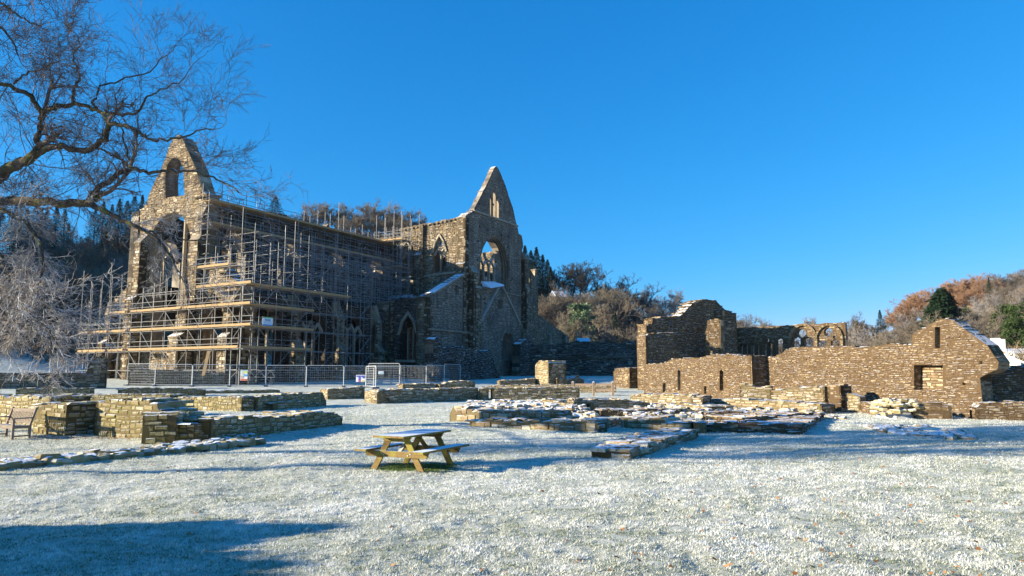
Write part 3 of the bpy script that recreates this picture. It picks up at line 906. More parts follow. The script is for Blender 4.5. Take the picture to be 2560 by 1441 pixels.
# --- transept north gable
PN = lambda pts: pxpoly(Q2, WEST, pts)
on_ = lambda x, y: onplane(x, y, Q2, WEST)
mb = MB()
go = PN([(1165, 965), (1166, 540), (1183, 527), (1200, 494), (1216, 463), (1228, 437), (1236, 419), (1240, 416), (1245, 421), (1254, 440), (1261, 457), (1272, 492), (1281, 517), (1291, 559), (1297, 585), (1305, 591), (1308, 616), (1303, 636), (1312, 655), (1318, 780), (1318, 965)])
gh = [PN([(1225, 541), (1225, 496), (1227, 488), (1230, 496), (1230, 541)]), PN([(1232.5, 543), (1232.5, 484), (1235.5, 473), (1239, 484), (1239, 544)]), PN([(1241.5, 545), (1241.5, 503), (1244.5, 494), (1247.5, 503), (1247.5, 547)]),
      PN([(1200, 716), (1200, 650), (1207, 620), (1218, 598), (1233, 587), (1248, 596), (1261, 616), (1270, 646), (1272, 670), (1272, 733)]),
      PN([(1246, 772), (1246, 750), (1254, 751), (1254, 773)]), PN([(1258, 902), (1257, 850), (1262, 836), (1270, 832), (1278, 838), (1281, 855), (1281, 903)]), PN([(1297, 902), (1297, 864), (1306, 866), (1306, 904)])]
wallpoly(mb, Q2, WEST, go, gh, 0.75, 1, rough=0.08, step=0.6, stone=(0.42, 0.22), proud=0.014, jit=.008, rbias=0.04, gap=.007)
# inner skin with the smaller openings, so that the orders of the window step in
Qi = Q2 + D2(SOUTH) * 0.75
zg = on_(1190, 545)[1]
gi = [(0.05, 0.3), (0.05, zg), (15.0, zg), (15.0, 0.3)]
def shrink(h, s0, z0):
    cx = sum(p[0] for p in h) / len(h); cz = sum(p[1] for p in h) / len(h)
    return [(cx + (p[0] - cx) * s0, cz + (p[1] - cz) * z0 - 0.05) for p in h]
wallpoly(mb, Qi, WEST, gi, [shrink(gh[3], 0.74, 0.88)] + gh[4:6], 1.1, 1, rough=0, stones=True, stone=(0.6, 0.3), proud=0.02, capstones=False)
tg = cpart(mb, 'transept_gable', mats=ASH3)
mb = MB()
h = shrink(gh[3], 0.74, 0.88)
l, r_ = min(p[0] for p in h), max(p[0] for p in h); zb = min(p[1] for p in h); zt = max(p[1] for p in h); w4 = (r_ - l) / 4; zs = zb + (zt - zb) * 0.42
for k in (1, 2, 3): bars_on(mb, Q2, WEST, 1, [[(l + k * w4, zb), (l + k * w4, zs + (0.4 if k == 2 else 0.1))]], 0.22, 1.1, 0.35, m=2)
for k in range(4): bars_on(mb, Q2, WEST, 1, [[(l + k * w4, zs), (l + (k + .5) * w4, zs + .8), (l + (k + 1) * w4, zs)]], 0.16, 1.1, 0.3, m=2)
cc = ((l + r_) / 2, zs + (zt - zs) * 0.5)
bars_on(mb, Q2, WEST, 1, [[(cc[0] + 1.25 * cos(a), cc[1] + 1.25 * sin(a)) for a in [pi + .2 + i * pi / 8 for i in range(8)]]], 0.22, 1.1, 0.35, m=2)
bars_on(mb, Q2, WEST, 1, [[(l + .2, zs + .6), (l + .9, zs + 1.0)], [(r_ - .9, zs + 1.3), (r_ - .1, zs + .9)]], 0.2, 1.1, 0.3, m=2)
cpart(mb, 'window_tracery', tg)
# moulded orders round the great window
mb = MB()
for k, (f1, f2, dp) in enumerate(((1.0, 1.0, 0.12), (0.92, 0.96, 0.35), (0.84, 0.92, 0.58))):
    hh = shrink(gh[3], f1, f2)
    bars_on(mb, Q2, WEST, 1, [hh[0:1] + hh[1:]], 0.16, dp, 0.16, m=0)
cpart(mb, 'window_moulding', tg)
mb = MB()
string_run(mb, Q2, WEST, 1, [(1184, 527), (1293, 566)]); cpart(mb, 'string_course', tg); mb = MB()
string_run(mb, Q2, WEST, 1, [(1071, 823), (1190, 834)]); cpart(mb, 'string_course', tg); mb = MB()
string_run(mb, Q2, WEST, 1, [(1196, 716), (1218, 724)]); cpart(mb, 'string_course', tg); mb = MB(); string_run(mb, Q2, WEST, 1, [(1264, 733), (1300, 741)])
cpart(mb, 'string_course', tg)
mb = MB()
bars_on(mb, Q2, WEST, 1, [[on_(1190, 823), on_(1246, 716)], [on_(1254, 716), on_(1299, 811), on_(1317, 848)]], 0.28, -0.12, 0.3, m=2)
string_run(mb, Q2, WEST, 1, [(1296, 812), (1311, 812)])
cpart(mb, 'roof_crease', tg)
# sloping lead-grey sill left under the great window
mb = MB()
d = D2(WEST); n_ = D2(NORTH)
def q3(x, y, o):
    s, z = on_(x, y); p = Q2 + d * s + n_ * o; return (p.x, p.y, z)
mb.hexa([q3(1206, 716, .02), q3(1248, 714, .02), q3(1248, 716, .9), q3(1214, 722, .9), q3(1208, 704, -.3), q3(1240, 704, -.3), q3(1248, 712, .7), q3(1222, 719, .8)], .7, 0)
cpart(mb, 'window_sill', tg, mats=[M_SLATE])
# snowy steps on the corner buttresses
for xs, yt, w in (((1171, 1187), 683, 1.0), ((1176, 1192), 722, 1.1)):
    sa, zt = on_(xs[0], yt); sb, _ = on_(xs[1], yt)
    buttress(Q2, WEST, 1, sa, sb, 1.0, zt, w * 0.8, ((1.0, 0.8),), rb=0.1, top=1.0)
sa, zt = on_(1303, 650); sb, _ = on_(1314, 650)
buttress(Q2, WEST, 1, sa, sb, 1.0, zt, 0.9, ((0.75, 0.9), (1.0, 0.6)), rb=0.0, top=1.2)
# putlog holes
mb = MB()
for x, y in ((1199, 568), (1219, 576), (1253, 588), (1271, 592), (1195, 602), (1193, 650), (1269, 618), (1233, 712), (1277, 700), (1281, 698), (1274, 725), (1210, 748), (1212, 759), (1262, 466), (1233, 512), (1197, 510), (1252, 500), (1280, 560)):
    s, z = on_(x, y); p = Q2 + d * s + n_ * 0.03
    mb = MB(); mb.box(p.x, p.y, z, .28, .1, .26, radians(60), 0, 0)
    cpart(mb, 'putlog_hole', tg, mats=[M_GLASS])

# --- chapels of the transept: east wall and the sloping end wall
PC = lambda pts: pxpoly(Q3, SOUTH, pts)
mb = MB()
wallpoly(mb, Q3, SOUTH, PC([(1078, 970), (1077, 737), (1066, 738), (1052, 741), (1030, 745), (1000, 746), (975, 749), (953, 753), (940, 756), (925, 760), (925, 970)]),
         [PC([(1000, 903), (1001, 832), (1007, 806), (1021, 786), (1034, 806), (1040, 832), (1040, 902)])], 1.3, -1, rough=0.1, stone=(0.45, 0.22), proud=0.05, rbias=0.02)
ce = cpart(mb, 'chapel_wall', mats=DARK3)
mb = MB()
for k, x in enumerate((1014, 1027)): 
    s0, z0 = onplane(x, 903, Q3, SOUTH); s1, z1 = onplane(x, 822, Q3, SOUTH)
    bars_on(mb, Q3, SOUTH, -1, [[(s0, z0), (s0, z1)]], .16, .5, .3, m=2)
ar = [onplane(x, y, Q3, SOUTH) for x, y in ((998, 835), (1006, 805), (1021, 783), (1035, 804), (1042, 832))]
bars_on(mb, Q3, SOUTH, -1, [ar], .3, -.05, .25, m=2)
string_run(mb, Q3, SOUTH, -1, [(996, 903), (1042, 903)], .3, .5)
cpart(mb, 'window_tracery', ce)
for xa, xb, yt, dp in ((1050, 1077, 741, .9), (953, 984, 755, 1.0)):
    sa, _ = onplane(xb, 900, Q3, SOUTH); sb, _ = onplane(xa, 900, Q3, SOUTH); zt = onplane(xa, yt, Q3, SOUTH)[1]
    buttress(Q3, SOUTH, -1, sa, sb, 0.5, zt - .25, dp, ((1.0, 0.9),), rb=0.08, top=.25)
mb = MB()
wallpoly(mb, Q2, WEST, PN([(1076, 970), (1077, 738), (1084, 735), (1100, 725), (1120, 711), (1140, 697), (1156, 689), (1166, 688), (1166, 970)]),
         [PN([(1139, 736), (1139, 718), (1142, 711), (1146, 718), (1146, 737)])], 1.2, 1, rough=0.05, stone=(0.42, 0.22), proud=0.02, jit=.01, rbias=0.04, gap=.008)
cpart(mb, 'chapel_end_wall', mats=ASH3)
mb = MB()
for i, (x0, y0, x1, y1) in enumerate(((1084, 734, 1158, 687),)):
    for k in range(14):
        t0, t1 = k / 14, (k + 1) / 14
        a = on_(x0 + (x1 - x0) * t0, y0 + (y1 - y0) * t0); b = on_(x0 + (x1 - x0) * t1, y0 + (y1 - y0) * t1)
        bars_on(mb, Q2, WEST, 1, [[a, b]], 0.22, 0.55, 1.45, m=2)
cpart(mb, 'coping')
# chapel roof slabs behind the parapet
mb = MB()
a, b, c, e = Q3 + D2(WEST) * 1.2, Q2 - D2(WEST) * .1, Q1 - D2(WEST) * .1, Q1 + D2(WEST) * -8.1 + D2(WEST) * 1.2
mb.face([(a.x, a.y, 10.2), (b.x, b.y, 13.2), (c.x, c.y, 13.2), (e.x, e.y, 10.2)], .3)
cpart(mb, 'chapel_roof', mats=[M_SLATE])
# --- west wall of the transept and nave stubs, seen through the windows and past the gable
mb = MB()
wallpoly(mb, Q2 + D2(WEST) * 13.6 + D2(SOUTH) * 1.9, SOUTH, [(0, .5), (24, .5), (24, 20.5), (0, 21)], [arch(2.5, 6, 12, 15, 17.5), arch(8.5, 12, 12, 15, 17.5)], 1.3, -1, rough=0.1, stone=(.6, .3))
cpart(mb, 'transept_west_wall')
mb = MB()
wallpoly(mb, C0 + D2(SOUTH) * 11.8 + D2(WEST) * 31.4, WEST, [(0, .5), (32, .5), (32, 19), (0, 20)], [arch(2 + k * 7, 5.5 + k * 7, 12, 15, 17.5) for k in range(4)], 1.3, 1, rough=0.1, stone=(.6, .3), stones=False)
cpart(mb, 'nave_south_wall')
mb = MB()
wallpoly(mb, Q1 + D2(WEST) * .2 + D2(SOUTH) * 1.0, WEST, [(0, .5), (13.2, .5), (13.2, 21), (0, 21)], [arch(2.2, 11.0, .6, 12, 17.2)], 1.2, 1, rough=0, stone=(.55, .28))
cpart(mb, 'crossing_arch')
mb = MB()
wallpoly(mb, Q2 + D2(SOUTH) * 33, WEST, [(0, .5), (13.6, .5), (13.6, 20), (6.8, 27.2), (0, 20)], [arch(4.2, 9.4, 8, 14, 18)], 1.2, 1, rough=.05, stone=(.55, .28), capstones=False)
cpart(mb, 'south_gable')
mb = MB()
wallpoly(mb, C0 + D2(WEST) * 31.6, SOUTH, [(0.2, .5), (11.8, .5), (11.8, 22), (0.2, 22)], [arch(2.0, 10.0, .6, 12, 16.4)], 1.2, -1, rough=0, stones=False)
cpart(mb, 'crossing_arch')
QW = Q2 + D2(SOUTH) * 3.5
mb = MB()
wallpoly(mb, QW, WEST, pxpoly(QW, WEST, [(1306, 850), (1308, 640), (1314, 656), (1322, 668), (1332, 684), (1337, 692), (1338, 676), (1341, 673), (1345, 675), (1345, 850)]),
         [pxpoly(QW, WEST, [(1319, 732), (1319, 690), (1323, 684), (1325, 692), (1325, 732)])], 1.0, 1, rough=.04, stone=(.5, .26), proud=.04)
wallpoly(mb, QW, WEST, pxpoly(QW, WEST, [(1316, 965), (1316, 779), (1345, 788), (1358, 796), (1372, 806), (1386, 818), (1400, 826), (1422, 843), (1422, 965)]), (), 1.0, 1, rough=.08, stone=(.5, .26), proud=.05, rbias=.05)
cpart(mb, 'nave_aisle_stub')
QX = Q2 + D2(NORTH) * 1.0
mb = MB()
wallpoly(mb, QX, WEST, pxpoly(QX, WEST, [(1316, 970), (1316, 822), (1350, 828), (1380, 833), (1402, 842), (1422, 851), (1422, 970)]), (), 1.0, 1, rough=.06, stone=(.5, .24), proud=.05)
for s_, xx in ((0, 1370), (1, 1410)):
    a, _ = onplane(xx, 940, QX, WEST); zt = onplane(xx, 838, QX, WEST)[1]
    q = QX + D2(WEST) * a + D2(NORTH) * .25
    mb.box(q.x, q.y, (zt + .4) / 2, .8, .5, zt - .4, radians(60), .5, 0)
cpart(mb, 'sacristy_wall')

# ============================================================ scaffolding
def pxsize(a, b):
    m = ((a[0] + b[0]) / 2, (a[1] + b[1]) / 2)
    return (Vector(a) - Vector(b)).length / hypot(*m)
class Scaf:
    def __init__(s, label, loc):
        s.root = empty('scaffold', loc, 0, label, 'scaffold', 'scaffolding round the abbey church')
        s.inv = Matrix.Translation((-loc[0], -loc[1], -loc[2]))
        s.it = {}
    def add(s, kind, a, b, w=0.056, h=None, mt=0):
        s.it.setdefault(kind, []).append((tuple(a), tuple(b), w, h if h else w, mt))
    def done(s):
        for kind, L in s.it.items():
            L.sort(key=lambda q: -pxsize(q[0], q[1]) )
            one, rest = L[:100], L[100:]
            for a, b, w, h, mt in one:
                mb = MB()
                if mt == 0 and w == h: mb.tube([a, b], w * .54, 6, rnd=random.random())
                else: mb.bar(a, b, w, h, rnd=random.random())
                o = mb.build(kind, [M_STEEL, M_BOARD][mt], s.root); o.matrix_parent_inverse = s.inv
            if rest:
                mb = MB()
                for a, b, w, h, mt in rest:
                    if mt == 0 and w == h: mb.tube([a, b], w * .54, 6, rnd=random.random())
                    else: mb.bar(a, b, w, h, rnd=random.random(), m=mt)
                o = mb.build(kind, [M_STEEL, M_BOARD], s.root); o.matrix_parent_inverse = s.inv; o['kind'] = 'stuff'
def run(S, O, az, out, L, rows, lifts, base, top, bay=2.1, boards=(), rails=(), brace=True, jit=0.35, transoms=True, long_poles=0.0, seed=1, lo=None):
    """a straight scaffold: O origin, az along, `out` unit vector outwards, rows = distances out, lifts = ledger heights"""
    rr = random.Random(seed)
    d = D2(az); O = Vector(O[:2])
    pt = lambda s, n, z: (O.x + d.x * s + out.x * n, O.y + d.y * s + out.y * n, z)
    nb = max(1, round(L / bay)); bw = L / nb
    for ri, n in enumerate(rows):
        for k in range(nb + 1):
            s = k * bw + rr.uniform(-.12, .12)
            p = pt(s, n, 0)
            zb = (G(p[0], p[1]) if base is None else base) - 0.03
            zt = (top(s) if callable(top) else top) + rr.uniform(-jit, jit) * 2
            if rr.random() < long_poles: zt += rr.uniform(0.8, 1.8)
            S.add('standard', pt(s, n, zb), pt(s + rr.uniform(-.04, .04), n, zt))
        for z in lifts:
            s0, s1 = 0, L
            if callable(top):
                while s0 < L and top(s0) < z: s0 += bw
                while s1 > s0 and top(s1) < z: s1 -= bw
            if s1 - s0 < 1: continue
            S.add('ledger', pt(s0 - rr.uniform(.1, .5), n, z), pt(s1 + rr.uniform(.1, .5), n, z))
    if transoms:
        for z in lifts:
            for k in range(nb + 1):
                s = k * bw
                if callable(top) and top(s) < z: continue
                S.add('transom', pt(s + .08, rows[0] + rr.uniform(.1, .4), z + .05), pt(s + .08, rows[-1] - .2, z + .05), .05)
    if brace:
        zl = [base if base is not None else G(*pt(0, rows[0], 0)[:2])] + list(lifts)
        for k in range(0, nb, 1):
            for i in range(len(zl) - 1):
                if (k + i) % 3 and rr.random() < .7: continue
                if callable(top) and top(k * bw) < zl[i + 1]: continue
                a, b = (k, k + 1) if rr.random() < .5 else (k + 1, k)
                S.add('brace', pt(a * bw, rows[0] + .06, zl[i] + .1), pt(b * bw, rows[0] + .06, zl[i + 1]), .055)
    for z, s0, s1 in boards:
        w = abs(rows[0] - rows[1]) if len(rows) > 1 else 1.2
        n = (rows[0] + rows[1]) / 2 if len(rows) > 1 else rows[0]
        k = max(1, round((s1 - s0) / 3.9))
        for i in range(k):
            a = s0 + (s1 - s0) * i / k; b = s0 + (s1 - s0) * (i + 1) / k - .02
            dz = rr.uniform(-.015, .015)
            S.add('platform', pt(a, n, z + .12 + dz), pt(b, n, z + .12 + dz), w + .1, .05, 1)
            S.add('toe_board', pt(a, rows[0] + .08, z + .24), pt(b, rows[0] + .08, z + .24), .04, .23, 1)
        for rz in (.55, 1.05):
            S.add('guard_rail', pt(s0 - .3, rows[0] + .05, z + rz), pt(s1 + .2, rows[0] + .05, z + rz), .055)

KO = 2.0      # how far the east scaffold stands off
KN = 2.75
K = A0 + D2(EAST) * KO + D2(NORTH) * KN
def sE(x, y=900):
    return onplane(x, y, K, SOUTH)[0]
LE = sE(268); LW = sE(198)
S = Scaf('galvanised tube scaffold with pale boards across the sunlit east end of the church', (K.x, K.y, 1))
e = D2(EAST)
def topE(s):
    x = np.interp(s, [0, sE(560), sE(480), sE(455), sE(330), LE + 1], [13.2, 13.4, 13.0, 11.3, 11.3, 10.9])
    return float(x)
run(S, K, SOUTH, e, LE, (0.0, -1.25), (2.35, 4.35, 6.45, 8.5, 10.5, 12.5), None, topE, 2.05,
    boards=((4.35, 0.3, sE(320)), (4.35, sE(306), LE), (6.45, -1.4, sE(322)), (6.45, sE(310), LE), (8.5, -1.2, sE(320)), (8.5, sE(306), LE), (10.5, -1.2, sE(482)), (12.5, sE(561), sE(482))), seed=3, long_poles=.15)
# taller loose standards rising above the boards
rr = random.Random(5)
for x in (365, 372, 383, 418, 428, 436, 447, 389, 404):
    s = sE(x); zt = onplane(x, rr.uniform(680, 745), K, SOUTH)[1]; p = K + D2(SOUTH) * s + D2(WEST) * rr.choice((0, 1.25))
    S.add('standard', (p.x, p.y, 10.0), (p.x, p.y, zt))
S.add('plank', aty(522, 878, 66.5), aty(508, 940, 65.5), .3, .06, 1)
S.done()
# lower wing beyond the south aisle
S = Scaf('low end of tube scaffold with tall bare poles standing past the left aisle', ((K + D2(SOUTH) * (LE + 1)).x, (K + D2(SOUTH) * (LE + 1)).y, 1))
K2 = K + D2(SOUTH) * (LE + .4)
run(S, K2, SOUTH, e, LW - LE, (0.0, -1.25), (2.35, 4.35, 6.45, 7.6), None, 12.6, 2.0, boards=((4.35, 0, LW - LE), (6.45, 0, LW - LE)), jit=1.0, seed=8)
S.done()
# north side, up past the aisle wall, then the open cage over its roof
S = Scaf('dense cage of galvanised scaffold tubes over the shaded aisle roof', (K.x, K.y, 1.0))
KB = A0 + D2(NORTH) * KN + D2(EAST) * KO
nn = D2(NORTH)
LN = onplane(926, 900, KB, WEST)[0]
def topN(s): return float(np.interp(s, [0, 3, 4, LN], [11.2, 11.4, 15.9, 15.6]))
run(S, KB, WEST, nn, LN, (0.0, -1.2), (2.35, 4.35, 6.45, 8.5, 10.5, 12.5, 14.5), None, topN, 2.15,
    boards=((4.35, 0, LN * .5), (6.45, 0, LN * .5), (8.5, 0, LN * .5), (10.5, 0, LN * .8)), seed=11, long_poles=.3)
S.done()
S = Scaf('upper rows of scaffold tubes standing on the aisle roof against the clerestory', ((A0 + D2(WEST) * 3).x, (A0 + D2(WEST) * 3).y, 10.5))
KC = A0 + D2(WEST) * 1.0
run(S, KC, WEST, nn, 25.0, (0.6, -1.4, -3.4, -5.0), (11.4, 12.4, 13.4, 14.4, 15.4, 16.4), 10.0, 17.0, 1.9, jit=.5, seed=21, long_poles=.45)
S.done()
S = Scaf('narrow board walkway scaffold hanging along the top of the presbytery wall', (C0.x, C0.y, 15))
KD = C0 + D2(WEST) * -0.6
run(S, KD, WEST, nn, 30.5, (1.6, 0.35), (14.4, 15.4, 16.4, 17.6, 18.6, 19.6), 12.0, 21.6, 2.35, boards=((17.6, 0, 30), (20.0, 0, 30.2)), jit=.4, seed=31, long_poles=.2)
S.done()
S = Scaf('tall scaffold tower in the corner between presbytery and transept', ((Q1 + D2(EAST) * 2).x, (Q1 + D2(EAST) * 2).y, 11))
KE = Q1 + D2(NORTH) * .2
run(S, KE, NORTH, D2(EAST), 4.6, (4.2, 2.4, .4), (12.5, 14.5, 16.4, 18.4, 20.2, 21.6), 10.6, 23.4, 1.6, boards=((20.2, 0, 4.6), (16.4, 0, 4.6)), jit=.9, seed=41, long_poles=.3)
S.done()
# the contractor's banner on the north face
def signboard(name, label, c, az, w, h, panels, cat='sign', text=None):
    d = D2(az); nrm = Vector((d.y, -d.x))     # faces the right-hand side of az
    c = Vector(c)
    root = empty(name, c, 0, label, cat)
    def R(x0, x1, z0, z1, off, mt, nm):
        mb = MB()
        mb.hexa([(d.x * x + nrm.x * o, d.y * x + nrm.y * o, z) for z in (z0, z1) for x, o in ((x0, off), (x1, off), (x1, off - .012), (x0, off - .012))])
        return mb.build(nm, mt, root)
    R(-w / 2, w / 2, -h / 2, h / 2, 0, paint((0.75, 0.8, 0.85)), 'board')
    for i, (x0, x1, z0, z1, colr) in enumerate(panels):
        R(x0 * w, x1 * w, z0 * h, z1 * h, .016, paint(colr), 'panel')
    if text:
        for tx, col, x, z, sz in text:
            cu = bpy.data.curves.new('lettering', 'FONT'); cu.body = tx; cu.size = sz; cu.align_x = 'CENTER'; cu.extrude = .004; cu.offset = .008
            cu.materials.append(paint(col))
            tmp = bpy.data.objects.new('tmp', cu); COL.objects.link(tmp); bpy.context.view_layer.update()
            me = bpy.data.meshes.new_from_object(tmp.evaluated_get(bpy.context.evaluated_depsgraph_get()))
            bpy.data.objects.remove(tmp); me.name = 'lettering'; o = link('lettering', me, root)
            o.location = (d.x * x * w + nrm.x * .03, d.y * x * w + nrm.y * .03, z * h)
            o.rotation_euler = (pi / 2, 0, atan2(d.y, d.x))
    return root
_paints = {}
def paint(c):
    if c not in _paints: _paints[c] = plain('paint_%d' % len(_paints), c, .5, 0, .06)
    return _paints[c]
pB = K + D2(NORTH) * .12
s, z = onplane(669, 804, pB, WEST); q = pB + D2(WEST) * s
w = onplane(682, 804, pB, WEST)[0] - onplane(656, 804, pB, WEST)[0]
h = onplane(669, 793, pB, WEST)[1] - onplane(669, 815, pB, WEST)[1]
signboard('banner', 'blue and white contractor banner with green top stripe on the scaffold', (q.x, q.y, z), WEST, w, h,
          [(-.5, .5, .40, .5, (.18, .42, .12)), (-.5, .5, -.5, -.34, (.05, .28, .6)), (-.42, .42, -.12, -.07, (.25, .45, .7)), (-.36, .36, -.24, -.20, (.3, .5, .72)), (-.5, .5, .36, .40, (.3, .6, .6))],
          text=[('TEAR', (.05, .25, .45), 0, .02, h * .36)])

# ============================================================ site fence
def fence_panel(w=3.4, h=2.0, r=.032):
    root = empty('fence_panel')
    mb = MB()
    c = .16
    pts = [(-w / 2, 0, 0)] + [(-w / 2, 0, .12), (-w / 2, 0, h - c), (-w / 2 + c * .3, 0, h - c * .3), (-w / 2 + c, 0, h), (w / 2 - c, 0, h), (w / 2 - c * .3, 0, h - c * .3), (w / 2, 0, h - c), (w / 2, 0, .12), (w / 2, 0, 0)]
    mb.tube(pts, r, 6); mb.tube([(-w / 2, 0, .16), (w / 2, 0, .16)], r * .8, 6)
    mb.build('frame', M_FENCE, root)
    mb = MB()
    n = 7
    for k in range(n): mb.bar((-w / 2, 0, .4 + k * (h - .6) / (n - 1)), (w / 2, 0, .4 + k * (h - .6) / (n - 1)), .012)
    k = -w / 2 + .18
    while k < w / 2: mb.bar((k, 0, .16), (k, 0, h), .006); k += .18
    mb.build('wire_mesh', M_FENCE, root)
    for sx in (-1, 1):
        mb = MB(); mb.box(sx * w / 2, 0, .06, .24, .62, .13, jit=.01); mb.build('foot_block', M_SLATE, root)
    return root
proto = fence_panel()
pts = []
D0 = 65.5
nodes = [(318, 65.0), (388, 64.5), (481, 64.5), (575, 65.0), (665, 66.0), (766, 66.5), (860, 67.0), (915, 68.0)]
nodes2 = [(1000, 66.5), (1066, 70), (1111, 74), (1151, 79)]
leftn = [(122, 92), (142, 93), (164, 94.5), (183, 96), (205, 97)]
names = {}
cnt = 0
def place_panel(a, b, label, zoff=0, tilt=0.0):
    global cnt
    o = proto if cnt == 0 else copy_tree(proto)
    cnt += 1
    p = aty(a[0], 940, a[1]).xy; q = aty(b[0], 940, b[1]).xy
    m = (p + q) / 2; d = q - p
    o.location = (m.x, m.y, G(m.x, m.y) + zoff)
    o.rotation_euler = (tilt, 0, atan2(d.y, d.x))
    o.scale = (d.length / 3.44, 1, 1)
    tag(o, label, 'fence', 'wire fence panels round the building site')
labs = ['leftmost wire fence panel before the low stone wall under the scaffold', 'wire fence panel left of the leaning plank', 'wire fence panel in front of the leaning plank', 'wire fence panel carrying the coloured safety notice',
        'wire fence panel just right of the coloured safety notice', 'wire fence panel in front of the ladders', 'wire fence panel carrying the purple and white notice']
for i in range(7): place_panel(nodes[i], nodes[i + 1], labs[i], 0, 0.01)
place_panel((915, 66.6), (940, 63.5), 'narrow slanting wire panel at the left side of the gate')
place_panel((934, 63.6), (1000, 64.0), 'front wire panel of the gate, lowest on the grass', 0)
place_panel((920, 67.5), (1000, 67.0), 'raised wire panel behind the gate', .22)
for i, l in enumerate(('first wire panel right of the gate', 'middle wire panel right of the gate, in front of the arched doorway', 'last wire panel at the right end of the fence')): place_panel(nodes2[i], nodes2[i + 1], l)
for i, l in enumerate(('small far wire panel at the left end above the dark wall', 'second far wire panel above the dark wall', 'third far wire panel above the dark wall', 'far wire panel touching the scaffold poles above the dark wall')): place_panel(leftn[i], leftn[i + 1], l)
# notices on the fence
def on_fence(x0, x1, y0, y1, dd, label, panels):
    c = aty((x0 + x1) / 2, (y0 + y1) / 2, dd); sc = dd / F
    return signboard('notice_board', label, c, 92, (x1 - x0) * sc, (y1 - y0) * sc, panels)
on_fence(601, 619, 926, 952, 65.1, 'tall safety notice in white, yellow, blue and red on the wire fence',
         [(-.45, .45, .40, .46, (.1, .3, .12)), (0, .42, .2, .36, (.62, .66, .12)), (-.4, -.05, .02, .36, (.5, .55, .5)), (0, .45, -.1, .12, (.12, .32, .62)), (-.45, -.05, -.28, -.02, (.5, .4, .33)), (-.46, .46, -.48, -.32, (.62, .14, .08))])
on_fence(890, 913, 938, 955, 66.9, 'wide notice with purple, blue and pink squares on the wire fence',
         [(-.45, -.28, .2, .42, (.12, .1, .4)), (-.24, .02, .2, .42, (.1, .09, .42)), (.08, .46, .2, .42, (.1, .09, .42)), (-.24, .02, -.05, .17, (.08, .12, .42)), (.2, .46, .0, .17, (.1, .1, .4)), (-.24, .02, -.26, -.08, (.25, .06, .3)), (-.24, .02, -.48, -.29, (.5, .08, .25)), (.15, .48, -.46, -.26, (.5, .55, .15))])
on_fence(946, 959, 929, 936, 67.1, 'small pale blue and white notice on the gate panel', [(-.3, .3, -.3, .2, (.35, .55, .62))])
# crowd barriers / trestles stored behind the fence
def trestle(x0, x1, y, dd, h, label):
    a = aty(x0, y, dd).xy; b = aty(x1, y, dd).xy; m = (a + b) / 2
    g = G(m.x, m.y)
    root = empty('lattice_beam', (m.x, m.y, g), atan2((b - a).y, (b - a).x), label, 'beam', 'lattice beams stored behind the fence')
    L = (b - a).length
    for nm, z in (('chord', .75), ('chord', .75 + h)):
        mb = MB(); mb.bar((-L / 2, 0, z), (L / 2, 0, z), .05); mb.build(nm, M_STEEL, root)
    k = 8
    mb = MB()
    for i in range(k):
        x = -L / 2 + L * i / k; x2 = x + L / k
        mb.bar((x, 0, .75 + (h if i % 2 else 0)), (x2, 0, .75 + (0 if i % 2 else h)), .04)
    mb.build('lacing', M_STEEL, root)
    for sx in (-.4, .4):
        mb = MB(); mb.bar((L * sx, -.4, 0), (L * sx, 0, .75), .04); mb.bar((L * sx, .4, 0), (L * sx, 0, .75), .04); mb.build('leg', M_STEEL, root)
trestle(585, 688, 950, 68.5, .65, 'steel lattice beam behind the fence right of the safety notice')
trestle(468, 524, 945, 67, .5, 'short steel lattice beam behind the fence by the plank')
# ladders inside the scaffold
for i, (xa, ya, xb, yb, l) in enumerate(((812, 888, 824, 960, 'aluminium ladder leaning in the scaffold, left of its twin'), (784, 885, 796, 960, 'aluminium ladder leaning in the scaffold, right of its twin'))):
    dd = 82; a = aty(xb, yb, dd); b = aty(xa, ya, dd); a.z = G(a.x, a.y)
    root = empty('ladder', a, 0, ['aluminium ladder leaning inside the shaded scaffold, the right one of two', 'aluminium ladder leaning inside the shaded scaffold, the left one of two'][i], 'ladder', 'ladders in the scaffold')
    v = b - a
    for o_ in (-.22, .22):
        mb = MB(); mb.bar((o_, 0, 0), (v.x + o_, 0, v.z), .06); mb.build('rail', M_STEEL, root)
    for k in range(9):
        t = (k + .5) / 9
        mb = MB(); mb.bar((v.x * t - .22, 0, v.z * t), (v.x * t + .22, 0, v.z * t), .04); mb.build('rung', M_STEEL, root)

